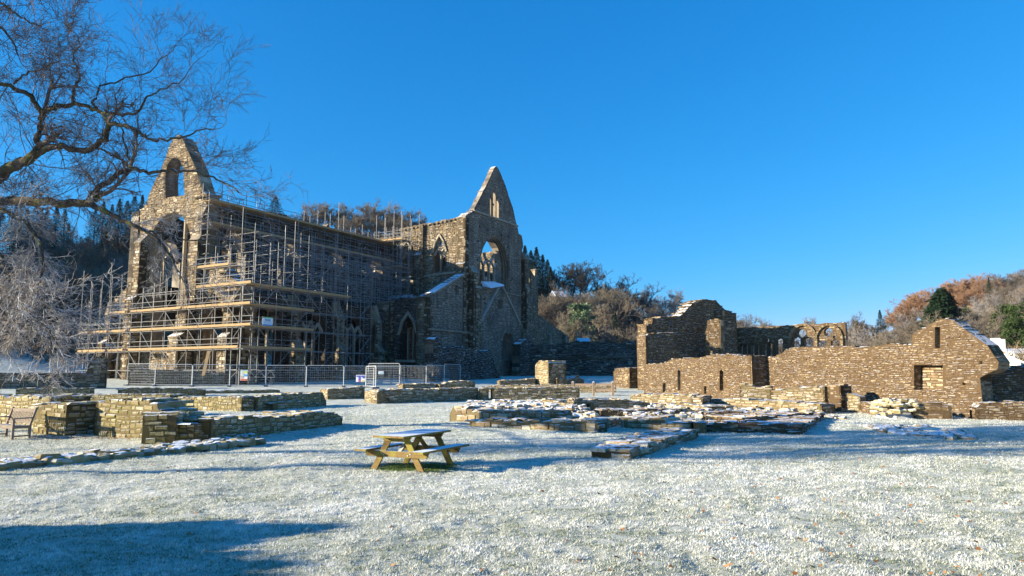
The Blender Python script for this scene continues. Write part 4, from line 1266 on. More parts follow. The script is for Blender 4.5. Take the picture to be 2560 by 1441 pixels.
# ============================================================ low ruined walls
def wall_thing(name, label, mb, A, mats, group=None, cat='wall'):
    z = G(A.x, A.y)
    for i, v in enumerate(mb.v): mb.v[i] = (v[0] - A.x, v[1] - A.y, v[2] - z)
    o = mb.build(name, mats)
    o.location = (A.x, A.y, z)
    return tag(o, label, cat, group)
LOWM = [M_LOW, M_MORTL]; TANM = [M_TAN, M_MORTL]; RUINM = [M_RUIN, M_MORTW]
GRP = 'low ruined walls of the monastery'
def lw(label, a, b, tops, thick=.8, mats=LOWM, stone=(.3, .125), end=None, proud=.022, rough=.05, name='ruined_wall', holes=(), az=None, back=False, base_drop=.25, rbias=.05, group=GRP, fwd=0.0, extra=None):
    """a low wall whose foot runs between two points of the lawn; `end` faces the end that shows ('a' or 'b')"""
    A = gp(*a); B = gp(*b)
    if fwd:
        A = A * (1 - fwd / A.length); B = B * (1 - fwd / B.length)
    if az is None: az = degrees(atan2((B - A).x, (B - A).y))
    d = D2(az)
    L = (B - A).dot(d) if az is not None else (B - A).length
    m = (A + B) / 2
    side = 1 if Vector((-d.y, d.x)).dot(m) > 0 else -1
    gz = min(G(A.x, A.y), G(B.x, B.y)) - base_drop
    tp = [onplane(x, y, A, az) for x, y in tops]
    ol = [(tp[-1][0], gz)] + [(tp[0][0], gz)] + tp
    ol = ol[1:] + ol[:1]
    hp = [[onplane(x, y, A, az) for x, y in h] for h in holes]
    mb = MB()
    wallpoly(mb, A, az, ol, hp, thick, side, rough=rough, step=.3, stone=stone, proud=proud, jit=.018, back=back, rbias=rbias, gap=.008)
    nv = Vector((-d.y, d.x)) * side
    for e_ in 'ab':
        s, z = tp[0] if e_ == 'a' else tp[-1]
        p = A + d * s
        aze = degrees(atan2(nv.x, nv.y))
        out = -d if e_ == 'a' else d
        lft = Vector((-nv.y, nv.x))
        sd = 1 if lft.dot(out) < 0 else -1
        wallpoly(mb, p, aze, [(0, gz), (thick, gz), (thick, z), (0, z)], (), .1, sd, rough=0, stone=stone, proud=proud, jit=.018, capstones=False, rbias=rbias)
    if extra: extra(mb, A, d, nv, tp)
    return wall_thing(name, label, mb, (A + B) / 2, mats, group)

def stone_lump(mb, x, y, z, sx, sy, sz, rz, rnd, tilt=.12):
    co, si = cos(rz), sin(rz)
    tx, ty = random.uniform(-tilt, tilt), random.uniform(-tilt, tilt)
    ring = []
    k = 6
    rads = [random.uniform(.75, 1.1) for _ in range(k)]
    def P_(u, v, w): return (x + u * co - v * si, y + u * si + v * co, z + w + u * tx + v * ty)
    bot = [P_(cos(i * 2 * pi / k) * sx / 2 * rads[i], sin(i * 2 * pi / k) * sy / 2 * rads[i], -sz * .5) for i in range(k)]
    mid = [P_(cos(i * 2 * pi / k) * sx / 2 * rads[i] * 1.04, sin(i * 2 * pi / k) * sy / 2 * rads[i] * 1.04, sz * .2) for i in range(k)]
    top = [P_(cos(i * 2 * pi / k) * sx / 2 * rads[i] * .82, sin(i * 2 * pi / k) * sy / 2 * rads[i] * .82, sz * .5 + random.uniform(-.1, .1) * sz) for i in range(k)]
    mb.face(top, rnd)
    for i in range(k):
        j = (i + 1) % k
        mb.face([bot[i], bot[j], mid[j], mid[i]], rnd); mb.face([mid[i], mid[j], top[j], top[i]], rnd)

def rubble(label, poly, n, size=(.2, .5), hmax=.25, mats=LOWM, name='rubble_heap', flat=.45, edge=0.0, group=None, mound=0.0):
    """loose stones over a patch of ground given by its corners"""
    P2 = [gp(*p) for p in poly]
    xs = [p.x for p in P2]; ys = [p.y for p in P2]
    PP = [(p.x, p.y) for p in P2]
    c = Vector((sum(xs) / len(xs), sum(ys) / len(ys)))
    mb = MB()
    k = 0; tries = 0
    while k < n and tries < n * 30:
        tries += 1
        x = random.uniform(min(xs), max(xs)); y = random.uniform(min(ys), max(ys))
        if not inpoly(x, y, PP): continue
        k += 1
        s = random.uniform(*size); h = s * random.uniform(.2, flat * .8)
        bz = G(x, y) + random.uniform(0, hmax) + mound * max(0, 1 - ((x - c.x) / (max(xs) - min(xs)) * 2) ** 2 - ((y - c.y) / (max(ys) - min(ys)) * 1.6) ** 2)
        stone_lump(mb, x, y, bz, s, s * random.uniform(.5, .9), h, random.uniform(0, 3.1), min(1, random.betavariate(2, 2) + .1))
    if mound or hmax > .3:      # earth core under the loose stones
        m = [(p[0] * .92 + c.x * .08, p[1] * .92 + c.y * .08) for p in PP]
        t = [(c.x + (p[0] - c.x) * .75, c.y + (p[1] - c.y) * .75) for p in PP]
        for i in range(len(m)):
            j = (i + 1) % len(m)
            mb.face([(m[i][0], m[i][1], G(*m[i]) - .1), (m[j][0], m[j][1], G(*m[j]) - .1), (t[j][0], t[j][1], G(*t[j]) + hmax * .6), (t[i][0], t[i][1], G(*t[i]) + hmax * .6)], .3, 1)
        mb.face([(q[0], q[1], G(*q) + hmax * .6) for q in t], .3, 1)
    return wall_thing(name, label, mb, c, mats, group, cat='rubble')

# ---- left of the lawn
lw('mossy ochre wall running behind the wooden bench to the left edge', (-60, 1058), (153, 1077), [(-60, 990), (0, 993), (40, 994), (80, 996), (120, 996), (153, 994)], 1.0, stone=(.3, .17))
lw('short ochre wall end that catches the shadow of the bench', (88, 1088), (167, 1093), [(88, 1013), (120, 1012), (167, 1011)], 2.6, stone=(.28, .16), end='b')
lw('tall mossy stepped wall left of the frosted kerb stones', (238, 1090), (441, 1108), [(240, 1012), (255, 1009), (265, 1004), (290, 1001), (325, 1003), (360, 1000), (374, 1002), (376, 1009), (392, 1010), (394, 1022), (402, 1031), (425, 1036), (441, 1038)], 1.1, stone=(.28, .16), end='b', az=112)
lw('dark shaded return wall behind the low ochre corner', (441, 1108), (505, 1088), [(441, 1038), (470, 1036), (505, 1040)], .9, stone=(.3, .15))
lw('long shaded wall with frosted top left of the picnic table', (577, 1100), (856, 1063), [(523, 1050), (560, 1046), (583, 1045), (640, 1042), (675, 1040), (712, 1042), (760, 1036), (781, 1033), (806, 1027), (812, 1034), (843, 1036), (852, 1041), (856, 1046)], 1.5, stone=(.32, .14), end='b', rough=.07)
lw('stepped corner block between the ochre wall and the long shaded wall', (487, 1108), (592, 1092), [(487, 1060), (515, 1058), (517, 1068), (540, 1070), (542, 1082), (575, 1084), (592, 1088)], 1.2, stone=(.32, .13))
lw('sunlit yellow wall face in the middle of the left ruins', (423, 1024), (605, 1030), [(423, 997), (460, 995), (520, 996), (570, 993), (605, 994)], .9, stone=(.24, .15), end='b', rough=.03)
lw('dark wall joining the sunlit yellow face to the lawn path', (641, 1028), (816, 1015), [(641, 993), (660, 990), (700, 990), (704, 985), (760, 984), (808, 984), (812, 996), (816, 1002)], .9, stone=(.3, .14), end='b')
lw('low frosted step in front of the dark wall beyond the yellow face', (682, 1027), (768, 1020), [(682, 1009), (768, 1007)], .6, stone=(.4, .12))
lw('farthest low dark wall row at the left, before the big dark wall', (40, 989), (226, 989), [(40, 973), (130, 971), (226, 972)], 1.1)
lw('low sunlit wall piece near the left end of the wire fence', (295, 987), (396, 986), [(295, 974), (330, 971), (396, 970)], 1.0, mats=TANM)
lw('low dark wall row below the fence left of the safety notice', (399, 990), (512, 990), [(399, 972), (512, 974)], 1.0)
lw('long frosted wall row behind the tall mossy stepped wall', (100, 1004), (425, 1009), [(100, 988), (215, 987), (330, 988), (425, 988)], 1.4, rough=.05)
lw('thin frosted wall row just below the grass bank by the fence', (505, 985), (700, 983), [(505, 977), (600, 976), (700, 976)], 1.0)
lw('low dark wall with frosted crest left of the gate', (820, 999), (912, 997), [(820, 974), (850, 973), (880, 969), (912, 967)], .9, mats=TANM, end='a')
lw('tiny sunlit wall end at the head of the frosted path', (800, 996), (821, 999), [(800, 974), (821, 973)], .9, mats=TANM)
lw('long dark boundary wall at the far left that rises to a hump', (-60, 973), (269, 971), [(-60, 935), (60, 935), (140, 936), (213, 935), (219, 916), (228, 903), (237, 893), (250, 890), (264, 894), (269, 900)], 1.0, stone=(.5, .2), end='b', mats=[M_CHURCH, M_MORT], rough=.08)
lw('rough stone wall standing behind the left fence panels', (322, 966), (562, 966), [(322, 932), (328, 919), (340, 915), (352, 918), (365, 926), (430, 928), (480, 929), (520, 934), (562, 936)], 1.0, stone=(.4, .18), mats=[M_CHURCH, M_MORT], fwd=-1.5)
# frosted kerb of single stones
def kerb(label, pts, wid, h, n, mats=LOWM, size=.45, rows=2):
    P2 = [gp(*p) for p in pts]; mb = MB()
    Ls = [(P2[i + 1] - P2[i]).length for i in range(len(P2) - 1)]; T = sum(Ls)
    for k in range(n):
        for r in range(rows):
            t = (k + random.uniform(.2, .8)) / n * T
            i = 0
            while t > Ls[i] and i < len(Ls) - 1: t -= Ls[i]; i += 1
            dd = (P2[i + 1] - P2[i]).normalized(); nv = Vector((-dd.y, dd.x))
            if nv.y < 0: nv = -nv
            p = P2[i] + dd * t + nv * (wid * (r + .5 + random.uniform(-.2, .2)) / rows)
            s = size * random.uniform(.6, 1.5)
            stone_lump(mb, p.x, p.y, G(p.x, p.y) + h * random.uniform(.2, .5) , s, wid / rows * random.uniform(.8, 1.4), h * random.uniform(.7, 1.2), atan2(dd.y, dd.x) + random.uniform(-.25, .25), random.uniform(.2, 1))
    return wall_thing('stone_kerb', label, mb, P2[0].lerp(P2[-1], .5), mats, cat='kerb')
kerb('row of frosted kerb stones crossing the lawn at the left', [(-20, 1178), (165, 1163), (307, 1149), (448, 1134), (546, 1124), (655, 1112)], .95, .19, 30, size=.42, rows=3)
rubble('low spread of frosted stones where the kerb meets the wall corner', [(480, 1118), (560, 1092), (650, 1098), (655, 1112), (540, 1124)], 60, (.2, .5), .12)

# ---- middle
lw('sunlit rubble end of the dark wall behind the picnic table', (912, 1004), (943, 1010), [(912, 977), (925, 977), (935, 980), (943, 981)], .8, mats=TANM, rough=.1)
lw('long dark wall behind the picnic table with frosted top', (943, 1010), (1196, 1000), [(943, 981), (953, 976), (1020, 975), (1100, 974), (1150, 972), (1196, 970)], .9, mats=TANM, stone=(.36, .15))
lw('low sunlit wall piece behind the long dark wall, under the gate', (1008, 980), (1096, 977), [(1008, 962), (1050, 960), (1096, 961)], .9, mats=TANM)
lw('frosted wall stub left of the sunlit wall with the slit', (1100, 978), (1188, 976), [(1100, 962), (1120, 957), (1150, 953), (1188, 956)], .9, mats=TANM)
lw('sunlit wall with a narrow slit in front of the transept', (1197, 1001), (1452, 998), [(1197, 973), (1215, 971), (1300, 971), (1380, 969), (1449, 970)], .9, mats=TANM, stone=(.3, .15), end='b', holes=[[(1222, 997), (1222, 974), (1231, 974), (1231, 997)]], rough=.03)
lw('low frosted wall line behind the sunlit slit wall', (1205, 980), (1540, 982), [(1205, 966), (1300, 963), (1400, 962), (1540, 966)], 1.0, mats=TANM)
lw('sunlit ashlar wall at the left corner of the middle ruins', (1124, 1054), (1420, 1073), [(1124, 1036), (1132, 1018), (1160, 1020), (1173, 1030), (1230, 1031), (1293, 1032), (1340, 1034), (1396, 1035), (1398, 1046), (1420, 1052)], .9, mats=TANM, stone=(.5, .22), end='a', proud=.04)
lw('projecting footing course of big blocks below the ashlar wall', (1175, 1064), (1494, 1080), [(1175, 1054), (1230, 1054), (1360, 1056), (1494, 1058)], .7, mats=TANM, stone=(.42, .2), end='b', proud=.05, fwd=.35)
lw('dark return wall at the right end of the footing course', (1494, 1079), (1556, 1063), [(1494, 1056), (1525, 1050), (1556, 1048)], .8, mats=TANM)
rubble('heap of frosted flat rubble behind the ashlar wall corner', [(1150, 1040), (1420, 1052), (1500, 1050), (1440, 1016), (1180, 1010)], 380, (.25, .85), .3, mats=TANM, flat=.3, mound=.12)
lw('sunlit stub wall with a squared upright stone in the middle ruins', (1433, 1030), (1625, 1026), [(1433, 998), (1456, 997), (1458, 1001), (1540, 1001), (1600, 1003), (1625, 1012)], .9, mats=TANM, holes=[[(1466, 1026), (1466, 1010), (1477, 1010), (1477, 1026)]])
lw('sloping broken wall left of the squared upright stone', (1337, 1024), (1433, 1030), [(1337, 1003), (1370, 1002), (1400, 1008), (1433, 1010)], .9, mats=TANM, rough=.1)
lw('low brown wall strip right of the rubble heap', (1503, 1042), (1705, 1040), [(1503, 1027), (1600, 1026), (1705, 1024)], 1.2, mats=RUINM)
lw('sunlit low wall above the corner of the lawn, right of the dark return', (1553, 1071), (1728, 1081), [(1553, 1047), (1600, 1046), (1660, 1048), (1665, 1058), (1728, 1056)], 1.3, mats=TANM, end='b', stone=(.38, .16))
lw('single pale rounded block at the end of the low wall', (1734, 1083), (1766, 1084), [(1734, 1058), (1766, 1057)], .6, mats=TANM, stone=(.6, .4))
lw('long low brown wall along the right lawn corner', (1766, 1081), (2004, 1087), [(1766, 1062), (1811, 1060), (1880, 1058), (1957, 1059), (1975, 1066), (2004, 1066)], 1.2, mats=RUINM, end='b', stone=(.36, .16))
lw('shaded return wall going back from the right lawn corner', (2004, 1087), (2052, 1052), [(2004, 1064), (2030, 1054), (2052, 1042)], 1.2, mats=RUINM)
lw('short sunlit brown wall in the middle of the right ruins', (1766, 1053), (1878, 1053), [(1766, 1032), (1820, 1030), (1878, 1031)], 1.0, mats=RUINM, end='b')
lw('long sunlit wall row crossing the right ruins', (1766, 1022), (2054, 1036), [(1766, 1000), (1850, 998), (1950, 1005), (2054, 1014)], 1.4, mats=TANM, stone=(.34, .15))
lw('frosted low wall row right of the squared upright stone', (1640, 1016), (1770, 1034), [(1640, 1010), (1700, 1009), (1770, 1018)], 1.3, mats=TANM)
lw('wide frosted footing in front of the long sunlit wall row', (1860, 1062), (2060, 1050), [(1860, 1046), (1960, 1040), (2060, 1036)], 1.6, mats=RUINM)
lw('dark shaded wall row in front of the slit windows wall', (1575, 1012), (1733, 1018), [(1575, 988), (1640, 986), (1733, 988)], 1.0, mats=TANM)
lw('sunlit square stub with dark flank in the right ruins', (1728, 1026), (1756, 1027), [(1728, 994), (1756, 992)], 1.4, mats=TANM, end='b')
lw('broken stub wall with dark triangular face', (1849, 1020), (1928, 1022), [(1849, 967), (1855, 961), (1868, 963), (1890, 968), (1928, 966)], 1.0, mats=TANM)
lw('stepped sunlit wall left of the doorway jamb', (1928, 1022), (2061, 1027), [(1928, 976), (1960, 975), (1998, 970), (2030, 968), (2061, 966)], 1.0, mats=TANM, rough=.08)
lw('tall upright door jamb in the right ruins', (2068, 1030), (2101, 1032), [(2068, 967), (2101, 966)], .8, mats=RUINM, end='a', stone=(.5, .25))
rubble('scattered frosted slabs among the right ruins', [(1560, 1046), (1760, 1056), (2040, 1052), (2060, 1034), (1760, 1024), (1600, 1018)], 260, (.25, .7), .25, mats=TANM, flat=.3)
rubble('frosted stone litter in front of the slit windows wall', [(1600, 1004), (1860, 1002), (1860, 990), (1620, 990)], 120, (.25, .6), .35, mats=TANM, flat=.35)
lw('low broken wall foot of big frosted stones slanting across the lawn', (1575, 1152), (1746, 1093), [(1575, 1131), (1620, 1118), (1680, 1098), (1746, 1078)], .95, mats=TANM, stone=(.5, .17), rough=.05)
rubble('big loose frosted stones round the slanting wall foot', [(1485, 1138), (1560, 1150), (1600, 1138), (1620, 1100), (1590, 1096)], 30, (.35, .8), .1, mats=TANM, flat=.45)
rubble('spread of sunlit flat stones lying on the right lawn', [(2175, 1070), (2300, 1068), (2440, 1092), (2420, 1102), (2330, 1096), (2180, 1080)], 75, (.3, .8), .07, mats=TANM, flat=.3)
rubble('scattered small stones beside the right lawn corner', [(2046, 1052), (2110, 1050), (2110, 1040), (2050, 1040)], 14, (.3, .6), .08, mats=TANM)
lw('tapering sunlit stone pier standing in front of the nave', (1337, 963), (1372, 966), [(1338, 918), (1340, 909), (1346, 905), (1368, 904), (1371, 908)], 2.2, mats=TANM, end='b', stone=(.45, .2), name='stone_pier', rough=.1, group=None)
lw('low frosted wall left of the tapering pier', (1250, 966), (1338, 964), [(1250, 952), (1300, 951), (1338, 947)], .8, mats=TANM)
lw('low dark wall right of the tapering pier with a small pointed stone', (1393, 966), (1460, 962), [(1393, 947), (1434, 948), (1440, 941), (1446, 938), (1451, 947), (1460, 950)], .8, mats=TANM)
lw('square stone stump between the rail fence and the slit windows wall', (1533, 968), (1566, 971), [(1533, 930), (1540, 923), (1574, 921)], 1.6, mats=RUINM, end='b', name='stone_pier', group=None, stone=(.45, .2))

# ============================================================ tall brown ruins on the right
RA = gp(2442, 1046)
RZ = -22.0
INW = D2(RZ + 90)
sd = -1
def rw(name, label, A, az, outline, holes=(), thick=1.2, side=-1, mats=RUINM, stone=(.24, .10), rough=.06, proud=.026, extra=None, rbias=0.0, caps=True):
    mb = MB()
    wallpoly(mb, A, az, pxpoly(A, az, outline), [pxpoly(A, az, h) for h in holes], thick, side, rough=rough, step=.35, stone=stone, proud=proud, jit=.02, rbias=rbias, capstones=caps)
    if extra: extra(mb)
    return wall_thing(name, label, mb, Vector(A[:2]), mats)
AB = RA + D2(EAST) * 0.0
def closeback(mb):
    # masonry filling of the blocked window, set back in its opening
    h = pxpoly(AB, RZ, [(2283, 978), (2283, 910), (2360, 910), (2360, 978)])
    wallpoly(mb, AB + INW * .5, RZ, h, (), .4, -1, rough=0, stone=(.4, .12), proud=.02, capstones=False, rbias=.35)
rw('gable_wall', 'big brown rubble wall rising to a broken gable, with a blocked window', AB, RZ,
   [(2442, 1060), (2456, 1006), (2450, 945), (2466, 936), (2494, 923), (2497, 906), (2484, 888), (2468, 863), (2436, 841), (2408, 821), (2385, 803), (2363, 796), (2340, 802), (2314, 819), (2294, 829), (2280, 839), (2280, 861), (2204, 863), (2200, 867),
    (2160, 867), (2115, 867), (1980, 870), (1962, 877), (1950, 888), (1935, 892), (1877, 892), (1877, 1055)],
   [[(2337, 871), (2337, 818), (2350, 818), (2350, 871)], [(2285, 975), (2285, 913), (2357, 913), (2357, 975)], [(2448, 911), (2448, 903), (2456, 903), (2456, 911)], [(2406, 963), (2406, 956), (2414, 956), (2414, 963)]], .75, extra=closeback)
AA = RA - INW * 1.2
# slit window wall: a touch nearer
sl = onplane(1883, 980, AA, RZ)[0]
def flank(mb):
    zt = onplane(1877, 890, AA, RZ)[1]; p = AA + D2(RZ) * onplane(1880, 930, AA, RZ)[0]
    wallpoly(mb, p, RZ + 90, [(0, 0), (1.3, 0), (1.3, zt), (0, zt)], (), .15, 1, rough=0, stone=(.35, .15), proud=.03, capstones=False)
rw('slit_window_wall', 'brown rubble wall with two narrow slit windows', AA, RZ,
   [(1886, 1050), (1883, 965), (1878, 930), (1877, 889), (1840, 888), (1797, 886), (1755, 894), (1720, 896), (1680, 897), (1657, 909), (1630, 911), (1610, 913), (1610, 1050)],
   [[(1694, 976), (1694, 928), (1697, 924), (1701, 928), (1701, 976)], [(1799, 977), (1799, 928), (1803, 924), (1808, 928), (1808, 977)], [(1657, 985), (1657, 958), (1664, 958), (1664, 985)], [(1760, 985), (1760, 966), (1766, 966), (1766, 985)]], 1.1, extra=flank)
rw('ruined_wall', 'brown wall running off the right edge behind the gable wall', RA + Vector((0.4, 1.0)), 93,
   [(2600, 1060), (2600, 912), (2560, 917), (2540, 920), (2500, 926), (2480, 932), (2452, 944), (2452, 1060)], (), 1.0, 1)
lw('low sunlit wall at the right edge of the lawn', (2442, 1049), (2620, 1052), [(2442, 1019), (2455, 1010), (2500, 1009), (2560, 1008), (2620, 1007)], .8, mats=RUINM, end='a', fwd=.4)
lw('stepped dark stones beside the low wall at the right edge', (2452, 1040), (2516, 1040), [(2452, 975), (2470, 968), (2488, 974), (2500, 986), (2516, 996)], 1.6, mats=[M_CHURCH, M_MORT], rough=.12)
lw('smooth low block against the gable wall below the blocked window', (2284, 1048), (2380, 1049), [(2284, 1014), (2330, 1012), (2374, 1014), (2380, 1022)], .5, mats=RUINM, stone=(.6, .3), proud=.02)
rubble('mossy mound of big stones in front of the gable wall', [(2178, 1046), (2240, 1050), (2320, 1048), (2300, 1038), (2190, 1036)], 150, (.25, .6), .3, mats=LOWM, mound=.55)
lw('low sill wall in the open doorway beside the gable wall', (2101, 1031), (2150, 1033), [(2101, 988), (2125, 984), (2148, 992), (2150, 996)], .6, mats=TANM)
lw('broken wall foot between the doorway and the stone mound', (2150, 1034), (2200, 1040), [(2150, 1004), (2170, 1010), (2200, 1012)], .8, mats=RUINM)
# ruin tower: its broad face looks north, into the shade
TA = 60.0
T0 = aty(1618, 930, 64).xy
mb = MB()
tw = lambda pts: pxpoly(T0, TA, pts)
wallpoly(mb, T0, TA, tw([(1618, 945), (1620, 813), (1630, 810), (1632, 797), (1650, 797), (1652, 791), (1690, 792), (1700, 790), (1710, 782), (1722, 768), (1735, 756), (1765, 750), (1790, 752), (1803, 766), (1812, 774), (1824, 779), (1840, 787), (1842, 820), (1846, 945)]),
         [], 1.2, 1, rough=.1, stone=(.45, .2), proud=.06, rbias=-.1)
zt_ = onplane(1620, 813, T0, TA)[1]
wallpoly(mb, T0, TA - 90, [(0, 0), (1.2, 0), (1.2, zt_), (0, zt_)], (), .1, -1, rough=0, stone=(.35, .18), proud=.03, capstones=False)
te_ = T0 + D2(TA) * onplane(1846, 930, T0, TA)[0]
wallpoly(mb, te_, 4, [(0, 0), (13, 0), (13, 6.6), (5, 7.2), (0, 8)], (), 1.0, 1, rough=.1, stone=(.45, .2), proud=.05)  # unseen wall behind the tower, added to shade the window wall
wall_thing('ruined_tower', 'dark tall ruined stub with a rounded top above the brown walls', mb, T0, [M_RUIN, M_MORTW])
T2 = aty(1616, 930, 61.5).xy
mb = MB()
wallpoly(mb, T2, TA, pxpoly(T2, TA, [(1616, 945), (1618, 838), (1626, 834), (1650, 833), (1690, 832), (1692, 945)]), (), 1.2, 1, rough=.08, stone=(.4, .18), proud=.05, rbias=-.05)
wallpoly(mb, T2, TA - 90, [(0, 0), (1.2, 0), (1.2, onplane(1618, 838, T2, TA)[1]), (0, onplane(1618, 838, T2, TA)[1])], (), .1, -1, rough=0, stone=(.35, .18), proud=.03, capstones=False)
wall_thing('stone_pier', 'broad broken pier at the left of the tall ruined stub', mb, T2, RUINM)
for x0, x1, tops, dd, lab in ((1762, 1802, [(1762, 862), (1768, 802), (1780, 799), (1802, 800)], 65, 'sunlit pier against the tall ruined stub'),
                           (1776, 1806, [(1776, 778), (1790, 776), (1806, 776)], 68, 'small sunlit block near the top of the tall ruined stub')):
    T1 = aty(x1, 930, dd).xy
    mb = MB(); zt = onplane(x1, tops[-1][1], T1, SOUTH)[1]
    wallpoly(mb, T1, SOUTH, pxpoly(T1, SOUTH, [(x1, 945)] + tops[::-1] + [(x0, 945)]), (), 1.0, -1, rough=.1, stone=(.4, .2), proud=.05, rbias=.05)
    wallpoly(mb, T1, WEST, [(0, 0.5), (1.3, .5), (1.3, zt), (0, zt)], (), .15, 1, rough=0, stone=(.35, .18), proud=.03, capstones=False)
    wall_thing('stone_pier', lab, mb, T1, RUINM)
lw('frosted sloping rubble wall in front of the tall ruined stub', (1700, 960), (1850, 962), [(1705, 884), (1745, 880), (1765, 868), (1780, 856), (1800, 862), (1830, 872), (1850, 884)], 1.5, mats=RUINM, rough=.12, group=None)
# hall with the traceried windows
H0 = aty(2116, 940, 68).xy; HAZ = -55
mb = MB()
hw = lambda pts: pxpoly(H0, HAZ, pts)
def pc(cx, cy, r, n=10): return [(cx + r * cos(2 * pi * k / n), cy + r * sin(2 * pi * k / n)) for k in range(n)]
def pl_(x0, x1, yt, yb): m = (x0 + x1) / 2; return [(x0, yb), (x0, yt + 5), (m, yt), (x1, yt + 5), (x1, yb)]
holes = []
for cx in (1858.5, 1886, 1918.5): holes.append(pc(cx, 851, 4.6))
for x0, x1, yt in ((1848, 1857, 860), (1861, 1870, 858), (1877, 1886, 858), (1889.5, 1898, 858), (1907, 1917, 858), (1921, 1931, 856), (1940, 1957, 845)): holes.append(pl_(x0, x1, yt, 892))
holes += [pc(2004, 833, 11.5, 14), pc(2071, 831, 11.5, 14), pc(2087, 843, 4.8), pl_(1981, 2001, 842, 892), pl_(2010, 2033, 842, 892), pl_(2043, 2068, 850, 892), pl_(2077, 2099, 848, 892)]
wallpoly(mb, H0, HAZ, hw([(2117, 950), (2116, 865), (2113, 807), (2080, 809), (2002, 812), (1937, 817), (1880, 819), (1842, 821), (1842, 950)]), [hw(h) for h in holes], .9, -1, rough=.03, stone=(.4, .2), proud=.03, rbias=.05)
for cx, cy, r0 in ((2008, 892, 0), (2072, 892, 0)):
    ar = [(cx - 33 + 66 * (1 - cos(pi * k / 10)) / 2, 850 - 38 * sin(pi * k / 10)) for k in range(11)]
    bars_on(mb, H0, HAZ, -1, [hw([(ar[0][0], 890)] + ar + [(ar[-1][0], 890)])], .22, -.1, .25, m=0)
wall_thing('window_wall', 'long wall pierced by round and pointed traceried windows beyond the brown walls', mb, H0, [M_RUIN, M_MORTW])
# cloister-side wall, shaded, with frosted top
CL = aty(1345, 945, 104).xy
mb = MB()
wallpoly(mb, CL, 96, pxpoly(CL, 96, [(1300, 975), (1300, 868), (1420, 858), (1440, 853), (1480, 856), (1520, 853), (1548, 861), (1572, 856), (1598, 851), (1612, 866), (1625, 868), (1625, 975)]), (), 1.3, 1, rough=.08, stone=(.6, .28), proud=.05)
bars_on(mb, CL, 96, 1, [[onplane(x, y, CL, 96) for x, y in ((1362, 894), (1400, 897), (1480, 894), (1612, 891))]], .25, -.12, .3, m=0)
wall_thing('cloister_wall', 'long dark wall with frosted coping between the transept and the brown ruins', mb, CL, [M_SHADEST, M_MORTD])
# broken walls at the foot of the transept
PX = Q2 + D2(NORTH) * 5.5
mb = MB()
wallpoly(mb, PX, WEST, pxpoly(PX, WEST, [(1082, 975), (1084, 850), (1093, 842), (1109, 872), (1139, 868), (1160, 867), (1168, 876), (1190, 877), (1226, 878), (1230, 892), (1238, 918), (1248, 936), (1258, 952), (1262, 975)]),
         [pxpoly(PX, WEST, [(1106, 972), (1106, 925), (1112, 910), (1124, 902), (1138, 912), (1145, 928), (1145, 972)])], 1.2, 1, rough=.15, stone=(.4, .2), proud=.07)
wall_thing('ruined_wall', 'broken dark wall with an arched doorway at the foot of the transept', mb, PX, [M_SHADEST, M_MORTD])
PY = Q2 + D2(NORTH) * 2.5
mb = MB()
wallpoly(mb, PY, WEST, pxpoly(PY, WEST, [(1296, 975), (1300, 862), (1318, 846), (1330, 858), (1341, 871), (1352, 886), (1367, 901), (1380, 912), (1384, 975)]), (), 1.2, 1, rough=.12, stone=(.4, .2), proud=.06)
wall_thing('ruined_wall', 'jagged frosted wall stub stepping down right of the transept', mb, PY, [M_SHADEST, M_MORTD])

